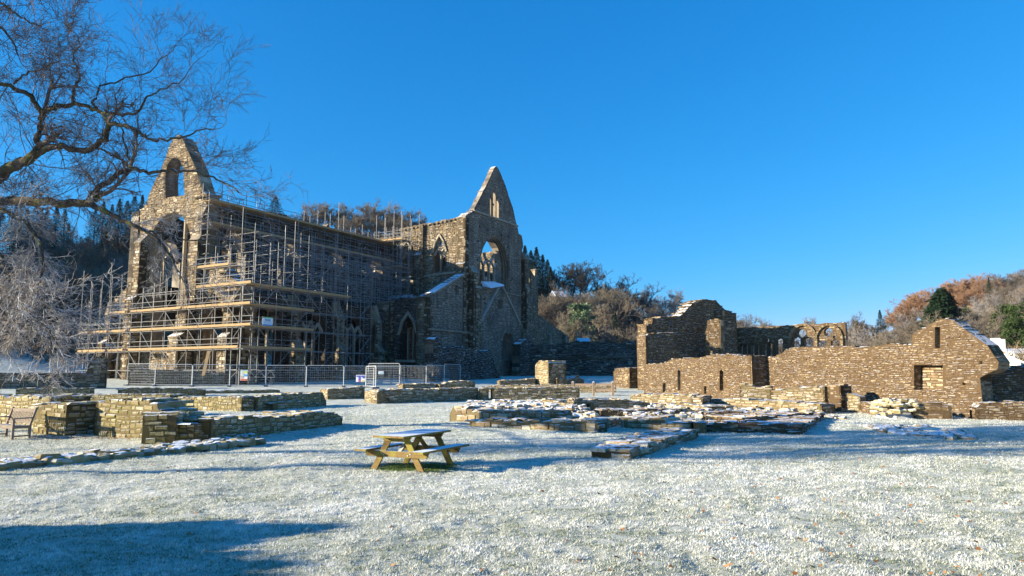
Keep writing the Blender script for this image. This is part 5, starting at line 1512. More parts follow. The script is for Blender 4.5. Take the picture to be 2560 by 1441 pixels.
# ============================================================ picnic table, bench, rail fence
def picnic_table():
    nl, nr = gp(930, 1172), gp(1052, 1182)
    fr = gp(1131, 1165)
    u = (nr - nl).normalized()                     # across the table
    fm = (nl + nr) / 2
    az = degrees(atan2(u.x, u.y))                  # across azimuth
    lv = D2(az - 90)                               # along, away from us
    if lv.dot(fr - nr) < 0: lv = -lv
    W2 = (nr - nl).length / 2
    span = (fr - nr).dot(lv)
    c = fm + lv * span / 2
    z0 = G(c.x, c.y) - .01
    sc = 1.0
    root = empty('picnic_table', (c.x, c.y, z0), atan2(lv.y, lv.x), 'wooden picnic table with attached benches and frosted planks on the lawn', 'picnic table')
    # local x = along the table (away from us), local y = to the left of that
    H, L = .745, span + .62
    sw = -1
    mb = MB()
    n = 5; pw = .145
    for k in range(n): mb.box(0, (k - 2) * (pw + .008), H - .02, L, pw, .042, jit=.002, rnd=random.random())
    mb.build('tabletop', M_TABLE, root)
    for s in (-1, 1):
        mb = MB()
        for k in (0, 1): mb.box(0, s * (.625 + k * .152), .43, L, .145, .042, jit=.002)
        mb.build('seat', M_TABLE, root)
    for sx in (-1, 1):
        x = sx * span / 2
        mb = MB(); mb.hexa([(x - .022, -.30, H - .14), (x + .022, -.30, H - .14), (x + .022, .30, H - .14), (x - .022, .30, H - .14), (x - .022, -.36, H - .045), (x + .022, -.36, H - .045), (x + .022, .36, H - .045), (x - .022, .36, H - .045)])
        mb.build('top_beam', M_TABLE, root)
        mb = MB(); mb.hexa([(x - .022, -.74, .285), (x + .022, -.74, .285), (x + .022, .74, .285), (x - .022, .74, .285), (x - .022, -.80, .405), (x + .022, -.80, .405), (x + .022, .80, .405), (x - .022, .80, .405)])
        mb.build('seat_beam', M_TABLE, root)
        for s in (-1, 1):
            mb = MB(); xx = x - sx * .048
            mb.bar((xx, s * W2 * 1.0, -.02), (xx, s * .2, H - .06), .045, .13, up=(0, 1, 0))
            lg = mb.build('leg', M_TABLE, root)
        for yy, zz in ((-.36, .36), (.36, .36), (-.2, H - .09), (.2, H - .09), (-.3, .33), (.3, .33)):
            mb = MB(); mb.tube([(x + sx * .02, yy, zz), (x + sx * .034, yy, zz)], .013, 8); mb.build('bolt', M_FENCE, root)
        mb = MB(); mb.bar((x - sx * .1, 0, .36), (sx * .12, 0, H - .05), .045, .09, up=(0, 1, 0)); mb.build('brace', M_TABLE, root)
    return c
TC = picnic_table()

def bench():
    p = gp(75, 1097)                 # near rear leg
    la = D2(119)                     # towards the near end
    fd = D2(209)                     # the way it faces
    L = 1.4
    c = p - la * L / 2 + fd * .24
    z0 = G(c.x, c.y) - .02
    root = empty('garden_bench', (c.x, c.y, z0), atan2(la.y, la.x), 'weathered wooden bench with slatted back before the mossy wall', 'bench')
    # local x towards the near end, local -y the way it faces
    f = 1 if Vector((-la.y, la.x)).dot(fd) > 0 else -1
    Y = lambda v: v * f
    mb = MB()
    for k in range(4): mb.box(0, Y(.22 - k * .125), .43 - k * .006, L - .04, .11, .028, jit=.002)
    mb.box(0, Y(.275), .385, L - .1, .03, .09)
    mb.build('seat', M_BENCH, root)
    mb = MB()
    mb.bar((-L / 2, Y(-.35), .87), (L / 2, Y(-.35), .87), .035, .095)
    mb.bar((-L / 2, Y(-.25), .5), (L / 2, Y(-.25), .5), .035, .06)
    n = 15
    for k in range(n):
        x = -L / 2 + .09 + k * (L - .18) / (n - 1)
        mb.bar((x, Y(-.25), .5), (x, Y(-.345), .84), .045, .014, up=(0, 1, 0))
    mb.build('backrest', M_BENCH, root)
    for s in (-1, 1):
        x = s * (L / 2 - .02)
        mb = MB(); mb.bar((x, Y(.26), 0), (x, Y(.26), .62), .065); mb.build('leg', M_BENCH, root)
        mb = MB(); mb.bar((x, Y(-.22), 0), (x, Y(-.22), .45), .065); mb.bar((x, Y(-.22), .44), (x, Y(-.37), .96), .06); mb.build('leg', M_BENCH, root)
        mb = MB(); mb.bar((x, Y(.33), .645), (x, Y(-.3), .655), .085, .035); mb.build('armrest', M_BENCH, root)
        mb = MB(); mb.bar((x, Y(.26), .11), (x, Y(-.22), .11), .04); mb.bar((x, Y(.26), .38), (x, Y(-.22), .38), .04, .08); mb.build('stretcher', M_BENCH, root)
bench()

def rail_fence():
    c = gp(1484, 990)
    d = D2(98)
    h = 1.12 * c.y / 50.0
    x0 = (1484 - 1433) / F * c.y; x1 = (1531 - 1484) / F * c.y
    h = (990 - 957) / F * c.y
    root = empty('rail_fence', (c.x, c.y, G(c.x, c.y)), 0, 'brown post and rail fence among the low walls', 'fence')
    for s in (-x0, 0, x1):
        mb = MB(); p = d * s
        mb.bar((p.x, p.y, -.2), (p.x, p.y, h), .17); mb.face([(p.x - .1, p.y - .1, h), (p.x + .1, p.y - .1, h), (p.x, p.y, h + .1)]); mb.face([(p.x + .1, p.y - .1, h), (p.x + .1, p.y + .1, h), (p.x, p.y, h + .1)]); mb.face([(p.x - .1, p.y + .1, h), (p.x - .1, p.y - .1, h), (p.x, p.y, h + .1)])
        mb.build('post', M_RAIL, root)
    for z in (h * .83, h * .42):
        for a, b in ((-x0, 0), (0, x1)):
            if z < h * .6 and a < 0: continue
            mb = MB(); mb.bar((d.x * a, d.y * a, z), (d.x * b, d.y * b, z), .09, .15); mb.build('rail', M_RAIL, root)
rail_fence()

# ============================================================ trees
class Grow:
    def __init__(s, seed):
        s.r = np.random.default_rng(seed); s.P0 = []; s.P1 = []; s.R0 = []; s.R1 = []
    def seg(s, a, b, r0, r1):
        s.P0.append(a); s.P1.append(b); s.R0.append(r0); s.R1.append(r1)
    def limb(s, pts, r0, r1):
        n = len(pts) - 1
        for i in range(n):
            s.seg(pts[i], pts[i + 1], r0 + (r1 - r0) * i / n, r0 + (r1 - r0) * (i + 1) / n)
    def twig(s, p, d, L, r, level, up=0.15, spread=0.75, wander=0.25, kids=4, rmin=0.0025):
        g = s.r
        k = int(2 + level)
        st = L / k
        d = d / (np.linalg.norm(d) + 1e-9)
        pts = [p]; dirs = [d]
        for i in range(k):
            d = d + g.normal(0, wander, 3) + np.array([0, 0, up * .25])
            d = d / np.linalg.norm(d)
            p = p + d * st
            pts.append(p); dirs.append(d)
        re = max(rmin, r * .4)
        s.limb(pts, r, re)
        if level <= 0: return
        for i in range(kids):
            t = g.uniform(.2, 1.0); j = min(k - 1, int(t * k)); f = t * k - j
            q = pts[j] * (1 - f) + pts[j + 1] * f
            a = g.normal(0, 1, 3); a = a - dirs[j] * a.dot(dirs[j]); a /= np.linalg.norm(a) + 1e-9
            nd = dirs[j] + a * g.uniform(.5, 1.0) * spread * 1.4 + np.array([0, 0, up])
            s.twig(q, nd, L * g.uniform(.42, .68), max(rmin, r * .5), level - 1, up, spread, wander, kids, rmin)
    def mesh(s, name, mat_, sides=3):
        return seg_mesh(name, s.P0, s.P1, s.R0, s.R1, mat_, sides)

# ---- the big rimed tree whose boughs reach in from the left
def big_tree():
    DS = 1.22
    TX, TY = -19.5 * DS, 23.5
    zb = G(TX, TY)
    root = empty('oak_tree', (TX, TY, zb), 0, 'large bare oak with rimed boughs reaching in from the left edge', 'tree')
    inv = Matrix.Translation((-TX, -TY, -zb))
    def add(me, nm):
        o = link(nm, me, root); o.matrix_parent_inverse = inv; return o
    W3 = lambda x, y, d: np.array(aty(x, y, d))
    B = []   # boughs: pixel path with depth, radii
    s1 = 1 / 2.881
    def z1(pts, d0, d1):
        n = len(pts); return [W3(x * s1, y * s1, DS * (d0 + (d1 - d0) * i / (n - 1))) for i, (x, y) in enumerate(pts)]
    def z2(pts, d0, d1):
        n = len(pts); return [W3(x / 2.771, 480 + y / 2.771, DS * (d0 + (d1 - d0) * i / (n - 1))) for i, (x, y) in enumerate(pts)]
    B.append((z1([(-900, 1750), (-500, 1560), (-200, 1400), (0, 1275), (60, 1215), (130, 1180), (220, 1140), (278, 1075)], 16, 15), .17, .105))
    B.append((z1([(278, 1075), (262, 1010), (290, 900), (305, 812)], 15, 14.8), .09, .07))
    B.append((z1([(305, 812), (270, 770), (232, 700), (180, 665), (100, 640), (0, 606), (-150, 580)], 14.8, 14.2), .065, .045))
    B.append((z1([(305, 812), (370, 780), (430, 760), (540, 745), (640, 768), (700, 792), (780, 822), (880, 835), (960, 825), (1010, 790), (1050, 705), (1100, 680), (1200, 640), (1330, 560)], 14.8, 13.6), .07, .012))
    B.append((z1([(540, 745), (530, 690), (530, 625), (575, 580), (570, 530), (540, 460), (525, 390), (580, 330), (565, 270)], 14.6, 15.3), .05, .014))
    B.append((z1([(278, 1100), (340, 1075), (430, 1062), (540, 1078), (610, 1088), (690, 1055), (740, 1010), (770, 940), (785, 890)], 15, 14.2), .08, .06))
    B.append((z1([(785, 890), (850, 900), (930, 915), (1000, 945), (1060, 1000), (1130, 1020), (1230, 1000), (1330, 985), (1420, 940), (1520, 935)], 14.2, 13.5), .055, .012))
    B.append((z1([(785, 890), (760, 850), (700, 800), (660, 740), (700, 680), (715, 620), (830, 600), (940, 555), (1080, 520), (1200, 400)], 14.2, 14.8), .04, .012))
    B.append((z1([(-700, 1560), (-350, 1500), (0, 1440)], 15.6, 15.3), .15, .1))
    B.append((z2([(-400, 50), (-150, 70), (0, 68), (120, 60), (300, 68), (450, 85), (600, 78), (660, 50), (700, 15)], 15.4, 14.6), .12, .08))
    B.append((z1([(640, 1441), (690, 1385), (760, 1320), (830, 1275), (900, 1235), (940, 1205)], 14.6, 14.3), .075, .055))
    B.append((z1([(940, 1205), (1010, 1235), (1100, 1242), (1200, 1235), (1320, 1230), (1440, 1245), (1540, 1275), (1620, 1320), (1720, 1390)], 14.3, 13.2), .05, .012))
    B.append((z1([(940, 1205), (880, 1150), (800, 1120), (750, 1085), (690, 1060)], 14.3, 14.5), .035, .02))
    B.append((z1([(945, 1175), (920, 1090), (890, 1020), (880, 930)], 14.3, 14.8), .03, .018))
    B.append((z2([(600, 80), (700, 115), (800, 170), (880, 205), (960, 250), (1080, 320), (1130, 370), (1200, 470), (1240, 560)], 14.6, 13.6), .08, .02))
    B.append((z2([(1000, 262), (1080, 290), (1160, 300), (1260, 330), (1400, 330)], 14.2, 13.6), .03, .012))
    B.append((z2([(-300, 130), (-100, 110), (0, 122), (90, 155), (180, 205), (240, 290), (290, 400), (300, 520), (270, 620)], 14.4, 13.4), .08, .02))
    B.append((z2([(-350, 300), (-150, 380), (0, 440), (60, 560), (110, 690), (200, 740), (320, 760), (420, 830)], 14.2, 13.4), .07, .018))
    B.append((z2([(-300, 700), (-100, 760), (50, 860), (200, 930), (330, 1010), (390, 1100)], 13.8, 13.2), .045, .014))
    B.append((z2([(110, 690), (170, 800), (260, 900), (340, 950), (400, 1060)], 13.6, 13.2), .03, .012))
    B.append((z1([(-300, 100), (0, 20), (60, 60), (150, 130), (220, 170), (300, 190)], 13, 12.6), .04, .01))
    B.append((z1([(-200, 150), (0, 195), (60, 260), (110, 330), (130, 400)], 13, 12.8), .04, .012))
    B.append((z1([(100, 605), (160, 540), (230, 515), (340, 485), (430, 440)], 14.6, 14.2), .03, .01))
    mn = MB()
    # trunk standing just outside the picture and the boughs up to it
    tr = MB()
    tr.tube([(TX, TY, zb - .2), (TX + .1, TY, zb + 1.2), (TX - .05, TY, zb + 2.6), (TX + .15, TY - .05, zb + 4.2), (TX, TY, zb + 7.5), (TX - .4, TY + .2, zb + 11)], [.62, .46, .42, .38, .28, .12], 12)
    t = tr.build('trunk', M_LIMB, root, smooth=True); t.matrix_parent_inverse = inv
    heads = {}
    starts = [0, 8, 9, 16, 17, 18, 20, 21]
    g = Grow(12); gl = Grow(13)
    for i, (pts, r0, r1) in enumerate(B):
        if i in starts:
            h = zb + (5.0 + 2.5 * random.random() if pts[0][2] < 9.5 else 9)
            pts = [np.array([TX, TY, h]), (np.array([TX, TY, h]) + pts[0]) / 2 + np.array([0, 0, .35])] + list(pts)
            r0 = r0 * 1.25
        # refine with a little crookedness
        P = []
        for a, b in zip(pts[:-1], pts[1:]):
            k = 3
            for j in range(k): P.append(a + (b - a) * j / k + (g.r.normal(0, .022, 3) if j else 0))
        P.append(pts[-1])
        r0 *= DS * .72; r1 *= DS * .8
        n = len(P); mb = MB()
        mb.tube([tuple(p) for p in P], [1.2 * (r0 + (r1 - r0) * (k / (n - 1)) ** .8) for k in range(n)], 7)
        o = mb.build('bough', M_LIMB, root, smooth=True); o.matrix_parent_inverse = inv
        # side shoots
        length = sum(np.linalg.norm(P[k + 1] - P[k]) for k in range(n - 1))
        m = int(length / DS * (1.35 if P[n // 2][2] > 7.0 else 1.7)) + 4
        for q in range(m):
            tt = g.r.uniform(.18 if i in starts else .0, 1) ** .62
            k = min(n - 2, int(tt * (n - 1))); p = P[k] + (P[k + 1] - P[k]) * g.r.random()
            if p[0] < -13.5 * DS: continue
            dd = (P[k + 1] - P[k]); dd = dd / np.linalg.norm(dd)
            a = g.r.normal(0, 1, 3); a[1] *= .8; a -= dd * a.dot(dd); a /= np.linalg.norm(a)
            droop = -.25 if p[2] < 6.6 else (.12 if p[2] < 9.5 else .35)
            L = DS * g.r.uniform(.45, 1.25) * (1.2 if tt > .4 else .8) * (.78 if p[2] < 6.6 else 1)
            (gl if p[2] < 6.4 else g).twig(p, dd * .55 + a + np.array([0, 0, droop]), L, max(.006, min(.016, (r0 + (r1 - r0) * tt) * .35)), 3, up=droop * .35, spread=.85, wander=.17, kids=4, rmin=.0036)
        g.twig(P[-1], P[-1] - P[-2], 1.1, r1, 3, up=.05, spread=.7, kids=4, rmin=.0038)
    tw = g.mesh('twigs', M_TWIG, 3)
    o = add(tw, 'twigs')
    o2 = add(gl.mesh('rimed_twigs', M_TWIG2, 3), 'rimed_twigs'); o2['kind'] = 'stuff'
    o['kind'] = 'stuff'
    print('big tree segs', len(g.P0))
big_tree()

# ---- kinds of tree for the hills; each is a trunk and a crown
def tree_kind(name, build):
    root = bpy.data.objects.new(name, None); COL.objects.link(root)
    build(root)
    return root
def bare_tree(seed, H=14.0, mt=None, wide=.9, dense=1.0, lvl=4, rt=.032):
    g = Grow(seed); t = Grow(seed + 100)
    r = g.r
    p = np.array([0, 0, 0.0]); pts = [p]
    for k in range(4):
        p = p + np.array([r.normal(0, .25), r.normal(0, .25), H * .1]); pts.append(p)
    t.limb(pts, .30, .2)
    n = 7
    for k in range(n):
        a = 2 * pi * k / n + r.normal(0, .3); e = r.uniform(.55, 1.35)
        L = H * r.uniform(.36, .5) * (.75 + .35 * sin(e))
        j = r.integers(2, 5)
        d = np.array([cos(a) * cos(e) * wide, sin(a) * cos(e) * wide, sin(e)])
        g.twig(pts[j], d, L, .13, lvl, up=.13, spread=.6, wander=.16, kids=int(4 * dense + .5), rmin=rt)
    rn = 0
    def b(root):
        link('trunk', t.mesh('trunk', M_BTRUNK, 5), root)
        me = g.mesh('crown', mt or M_BARE, 3)
        link('crown', me, root)
    return b
def conifer(seed, H=22.0, R=3.6, mt=None, dense=1.0, droop=.35, taper=1.0, size=.55, n=5200, rv=.13, tm=1.5):
    r = np.random.default_rng(seed)
    n = int(n * dense)
    # tiers of boughs
    tiers = int(H * tm); tz = np.linspace(.08, .99, tiers)
    rad_t = np.clip(1 + r.normal(0, rv, tiers), .4, 1.7)
    ti = (r.random(n) ** 1.15 * tiers).astype(int)
    f = tz[ti] + r.normal(0, .006, n)
    az_c = r.integers(0, 9, n) * 2 * pi / 9 + ti * .9 + r.normal(0, .17, n)
    Rm = R * np.clip(1 - f, 0.02, 1) ** taper * rad_t[ti] * (1 + .25 * np.sin(az_c * 2 + seed))
    rr = Rm * np.sqrt(r.uniform(.02, 1, n))
    x = rr * np.cos(az_c); y = rr * np.sin(az_c); z = f * H - rr * droop * .5 + r.normal(0, .12, n)
    s = size * (0.45 + .8 * r.random(n)) * (.7 + .4 * (1 - f))
    a = az_c + r.normal(0, .6, n)
    ox, oy = np.cos(a), np.sin(a)
    p0 = np.stack([x - oy * s * .3, y + ox * s * .3, z], 1); p1 = np.stack([x + oy * s * .3, y - ox * s * .3, z + r.normal(0, .1, n)], 1)
    p2 = np.stack([x + ox * s, y + oy * s, z - s * droop * r.uniform(.2, 1.6, n)], 1)
    v = np.stack([p0, p1, p2], 1).reshape(-1, 3); fc = np.arange(3 * n).reshape(-1, 3)
    col = np.clip(.25 + .6 * (rr / (Rm + .01)) * r.random(n) + .15 * r.random(n), 0, 1)
    def b(root):
        mb = MB(); mb.tube([(0, 0, -.5), (0, 0, H * .5), (0, 0, H * .97)], [.34, .2, .03], 7); mb.build('trunk', M_BTRUNK, root)
        link('crown', np_mesh('crown', v, fc, mt or M_CONIFER, col), root)
    return b
def clumpy(seed, H=11, mt=None, n=5200, R=3.8, layers=8):
    """a pine: flat pads of needles on limbs"""
    r = np.random.default_rng(seed)
    cs = []
    for k in range(layers * 4):
        f = r.uniform(.25, 1); a = r.uniform(0, 6.28); q = R * (1 - .75 * max(0, f - .35)) * sqrt(r.uniform(.1, 1)) * (.8 if f > .8 else 1)
        cs.append((q * cos(a) * (1.05 - f * .5), q * sin(a) * (1.05 - f * .5), f * H, r.uniform(.7, 1.35)))
    cs = np.array(cs); i = r.integers(0, len(cs), n)
    d = r.normal(0, 1, (n, 3)); d /= np.linalg.norm(d, axis=1, keepdims=True); q = r.random(n)[:, None] ** .4
    c = cs[i, :3] + d * q * cs[i, 3:4] * np.array([1, 1, .42])
    s = .28 * (.5 + r.random(n))
    t1 = r.normal(0, 1, (n, 3)); t1 /= np.linalg.norm(t1, axis=1, keepdims=True); t2 = np.cross(t1, d); t2 /= np.linalg.norm(t2, axis=1, keepdims=True) + 1e-9
    v = np.stack([c - t1 * s[:, None] * .4, c + t1 * s[:, None] * .4, c + (t2 * .5 + d) * s[:, None]], 1).reshape(-1, 3)
    fc = np.arange(3 * n).reshape(-1, 3)
    col = np.clip(.2 + .6 * (d[:, 2] * .5 + .5) * r.random(n) + .2 * r.random(n), 0, 1)
    def b(root):
        t = Grow(seed); t.limb([np.array([0, 0, -.5]), np.array([.1, 0, H * .5]), np.array([0, .1, H * .92])], .3, .06)
        for k in range(0, len(cs), 2): t.limb([np.array([0, 0, max(.1, cs[k, 2] - 1.2)]), cs[k, :3]], .08, .03)
        link('trunk', t.mesh('trunk', M_BTRUNK, 5), root)
        link('crown', np_mesh('crown', v, fc, mt or M_PINE, col), root)
    return b

KIND = {}
for nm, H, bl in (('bare1', 14, bare_tree(1)), ('bare2', 14, bare_tree(2, wide=1.15)), ('bare3', 14, bare_tree(3, wide=.7)), ('bare4', 14, bare_tree(4, dense=1.25, lvl=4)),
                  ('frosty1', 14, bare_tree(5, mt=M_FROSTY)), ('frosty2', 14, bare_tree(6, mt=M_FROSTY, wide=1.2)),
                  ('spruce1', 22, conifer(1, R=5.4)), ('spruce2', 22, conifer(2, R=4.6)), ('spruce3', 22, conifer(3, R=6.0, taper=.8)),
                  ('larch1', 14, bare_tree(21, mt=M_LARCH, wide=.5, dense=1.2)), ('dark1', 14, bare_tree(23, mt=M_SHADEWOOD)), ('dark2', 14, bare_tree(24, mt=M_SHADEWOOD, wide=1.1)), ('larch2', 14, bare_tree(22, mt=M_LARCH, wide=.6, dense=1.2)),
                  ('pine', 11, clumpy(6)), ('ivy', 8, clumpy(7, H=8, mt=M_HOLLY, R=4.2, n=4500)), ('yew', 16, conifer(8, H=16, R=6.8, taper=.62, n=20000, size=.8, rv=.1, tm=4, mt=M_CONIFER))):
    NAME = {'bare': 'bare_tree', 'fros': 'bare_tree', 'spru': 'spruce_tree', 'larc': 'larch_tree', 'pine': 'pine_tree', 'ivy': 'evergreen_tree', 'yew': 'yew_tree', 'dark': 'bare_tree'}
    key = nm[:4] if nm[:4] in NAME else nm
    KIND[nm] = [tree_kind(NAME[key], bl), H, False]
def put_tree(kind, x, y, h, label, group, cat='tree', sx=1.0, z=None):
    k = KIND[kind]
    o = k[0] if not k[2] else copy_tree(k[0])
    k[2] = True
    s = h / k[1]
    o.location = (x, y, (G(x, y) if z is None else z) - .3)
    o.scale = (s * sx, s * sx, s)
    o.rotation_euler = (0, 0, random.uniform(0, 6.28))
    tag(o, label, cat, group)
    return o
def tree_at(kind, px, ytop, dist, label, group, sx=1.0, cat='tree'):
    """a tree standing on the ground `dist` m away whose top reaches a given height"""
    r = ray(px, 900); dv = Vector((r.x, r.y)).normalized(); p = dv * dist
    z = G(p.x, p.y)
    zt = (Vector((0, 0, CH)) + ray(px, ytop) * (p.y / ray(px, ytop).y)).z
    return put_tree(kind, p.x, p.y, max(2.0, zt - z + .3), label, group, cat, sx)
BARE = ['bare1', 'bare2', 'bare3', 'bare4']
rt = random.Random(4)
# dark spruces on the left hill
for x, y, d in ((-30, 515, 285), (8, 512, 280), (38, 522, 290), (62, 508, 282), (88, 518, 292), (112, 512, 280), (134, 524, 288), (146, 560, 270), (20, 545, 262), (70, 550, 260), (110, 560, 255)):
    tree_at(rt.choice(['spruce1', 'spruce2', 'spruce3']), x, y, d, 'tall dark spruce on the left hill, left of the gap of sky', 'spruces left of the sky gap', sx=1.25)
for x, y, d in ((212, 525, 285), (232, 505, 290), (254, 512, 282), (272, 498, 292), (292, 503, 284), (310, 492, 290), (330, 488, 286), (350, 482, 292), (372, 490, 290), (392, 500, 290), (240, 560, 262), (300, 560, 258), (340, 565, 262), (270, 580, 250), (320, 600, 245)):
    tree_at(rt.choice(['spruce1', 'spruce2', 'spruce3']), x, y, d, 'tall dark spruce between the gap of sky and the east gable', 'spruces right of the sky gap', sx=1.25)
tree_at('bare2', 235, 612, 215, 'rounded brown bare tree below the dark spruces', None, sx=1.15)
for x, y, d in ((205, 640, 210), (290, 650, 200), (320, 670, 190), (190, 690, 185), (250, 680, 180), (300, 700, 170), (345, 640, 215), (170, 660, 205)):
    tree_at(rt.choice(BARE), x, y, d, 'bare brown tree on the slope below the rounded tree', 'bare trees below the left spruces')
for k in range(34):
    x = rt.uniform(-40, 330); d = rt.uniform(125, 240)
    r = ray(x, 900); dv = Vector((r.x, r.y)).normalized(); p = dv * d
    put_tree(rt.choice(BARE + ['frosty1']), p.x, p.y, rt.uniform(7, 12), 'small shaded bare tree low on the left slope', 'shaded trees on the left slope', sx=1.15)
# hilltop wood above the scaffolded presbytery
tree_at('spruce3', 672, 492, 290, 'lone dark round-topped conifer above the scaffolding', None, sx=1.7)
for x, y, d, k in ((762, 530, 292, 'bare3'), (775, 512, 288, 'bare1'), (800, 508, 290, 'bare2'), (835, 519, 292, 'bare3'), (862, 530, 285, 'bare4'), (890, 528, 288, 'bare2'), (916, 521, 292, 'bare4'), (936, 516, 288, 'bare1'), (962, 524, 290, 'bare2'), (985, 532, 288, 'bare4'), (1010, 536, 290, 'bare1'),
                   (1032, 543, 290, 'bare2'), (1050, 553, 292, 'bare4'), (1068, 566, 290, 'bare1'), (1085, 578, 290, 'bare2'), (850, 545, 262, 'bare2'), (880, 543, 264, 'bare4'), (910, 545, 260, 'bare1'), (940, 545, 262, 'bare2'), (970, 552, 260, 'bare4'), (1000, 556, 262, 'bare1'), (745, 545, 290, 'bare3'), (1030, 566, 262, 'bare2')):
    tree_at(k, x, y, d, 'bare tree in the sunlit hilltop wood above the scaffolding', 'hilltop trees above the scaffolding', sx=1.2)
# hill to the right of the transept
for x, y, d in ((1300, 622, 272), (1313, 615, 278), (1328, 627, 270), (1342, 619, 276), (1358, 638, 272), (1370, 650, 268), (1378, 668, 262), (1290, 640, 270), (1335, 655, 258)):
    tree_at(rt.choice(['spruce1', 'spruce2', 'spruce3']), x, y, d, 'dark spruce on the hill just right of the transept gable', 'spruces right of the transept', sx=1.7)
for x, y, d, k in ((1395, 690, 270, 'bare2'), (1412, 668, 272, 'bare1'), (1428, 655, 275, 'bare3'), (1445, 668, 272, 'bare1'), (1468, 682, 270, 'bare2'), (1488, 700, 272, 'bare4'), (1508, 722, 276, 'bare2'), (1525, 712, 285, 'bare3'), (1548, 708, 288, 'bare2'),
                   (1572, 716, 290, 'bare2'), (1592, 738, 292, 'bare4'), (1612, 728, 300, 'frosty1'), (1640, 734, 305, 'frosty2'), (1668, 745, 312, 'frosty2'), (1690, 742, 322, 'frosty1'), (1712, 756, 330, 'frosty2'), (1740, 775, 340, 'bare2'), (1770, 790, 350, 'bare1'),
                   (1795, 800, 360, 'bare2'), (1845, 792, 400, 'bare3'), (1868, 798, 405, 'bare1'), (1890, 806, 420, 'bare2'), (1915, 812, 430, 'bare4'), (1945, 818, 440, 'bare1'), (1980, 822, 450, 'bare2'), (2025, 806, 470, 'frosty1')):
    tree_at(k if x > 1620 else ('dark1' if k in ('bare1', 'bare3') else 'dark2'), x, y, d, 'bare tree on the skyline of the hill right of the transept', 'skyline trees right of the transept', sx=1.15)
for x, y, d, k in ((1350, 740, 215, 'bare2'), (1372, 745, 205, 'bare1'), (1400, 735, 210, 'bare4'), (1425, 722, 215, 'bare2'), (1450, 740, 205, 'bare1'), (1478, 735, 215, 'bare3'), (1500, 738, 220, 'bare1'), (1528, 735, 222, 'bare3'), (1552, 732, 225, 'bare1'), (1575, 745, 225, 'bare2'), (1495, 770, 195, 'bare3'), (1540, 765, 200, 'bare1')):
    tree_at(k, x, y, d, 'pale bare tree catching the sun halfway up the hill', 'sunlit trees on the middle hill', sx=1.1)
tree_at('pine', 1452, 764, 165, 'pale green pine catching the sun beyond the cloister wall', None, sx=1.35)
tree_at('spruce2', 1540, 782, 185, 'small dark conifer right of the pale green pine', None, sx=1.2)
for k in range(60):
    x = rt.uniform(1330, 1800); d = rt.uniform(140, 255) if x < 1620 else rt.uniform(170, 300)
    r = ray(x, 900); dv = Vector((r.x, r.y)).normalized(); p = dv * d
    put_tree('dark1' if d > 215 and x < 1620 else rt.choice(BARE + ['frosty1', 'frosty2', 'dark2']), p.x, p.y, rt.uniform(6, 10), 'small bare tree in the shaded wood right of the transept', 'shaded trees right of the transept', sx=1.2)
for k in range(24):
    x = rt.uniform(1800, 2180); d = rt.uniform(200, 420)
    r = ray(x, 900); dv = Vector((r.x, r.y)).normalized(); p = dv * d
    put_tree(rt.choice(BARE + ['frosty2']), p.x, p.y, rt.uniform(8, 12), 'far bare tree on the low hill behind the traceried windows', 'far trees behind the traceried windows', sx=1.2)
# hill on the right
tree_at('spruce1', 2207, 776, 330, 'small lone conifer on the skyline left of the right-hand wood', None, sx=1.5)
tree_at('yew', 2366, 722, 180, 'big dark green yew behind the brown gable wall', None, sx=1.1)
tree_at('spruce2', 2488, 694, 320, 'slim dark conifer standing among the orange larches', None)
for x, y, d in ((2252, 772, 390), (2268, 768, 385), (2285, 752, 380), (2300, 745, 385), (2318, 738, 380), (2336, 740, 375), (2392, 716, 372), (2408, 708, 375), (2424, 710, 370), (2438, 700, 375), (2452, 692, 372), (2468, 693, 370), (2480, 702, 365), (2502, 700, 370), (2398, 732, 350), (2430, 730, 350), (2460, 722, 350)):
    tree_at(rt.choice(['larch1', 'larch2']), x + rt.uniform(-4, 4), y + rt.uniform(-6, 10), d, 'orange-brown larch on the sunlit right-hand hill', 'larches on the right-hand hill', sx=rt.uniform(1.3, 1.8))
for x, y, d in ((2520, 692, 370), (2538, 685, 375), (2555, 680, 375), (2575, 674, 380), (2150, 832, 430), (2172, 822, 425), (2192, 812, 420), (2222, 800, 410), (2236, 790, 400), (2610, 665, 380)):
    tree_at(rt.choice(BARE), x, y, d, 'bare tree on the skyline of the right-hand hill', 'skyline trees on the right-hand hill', sx=1.2)
for k in range(62):
    x = rt.uniform(2150, 2640); d = rt.uniform(140, 360)
    r = ray(x, 900); dv = Vector((r.x, r.y)).normalized(); p = dv * d
    put_tree(rt.choice(BARE + ['bare1', 'frosty1']), p.x, p.y, rt.uniform(6, 10), 'bare brown tree on the slope of the right-hand hill', 'slope trees on the right-hand hill', sx=1.2)
for x, y, d in ((2420, 775, 230), (2445, 790, 215), (2530, 770, 170), (2555, 765, 165), (2575, 780, 160), (2545, 800, 140), (2515, 790, 160)):
    tree_at('ivy', x, y, d, 'ivy-green evergreen tree on the slope at the right edge', 'evergreens at the right edge', sx=1.0)

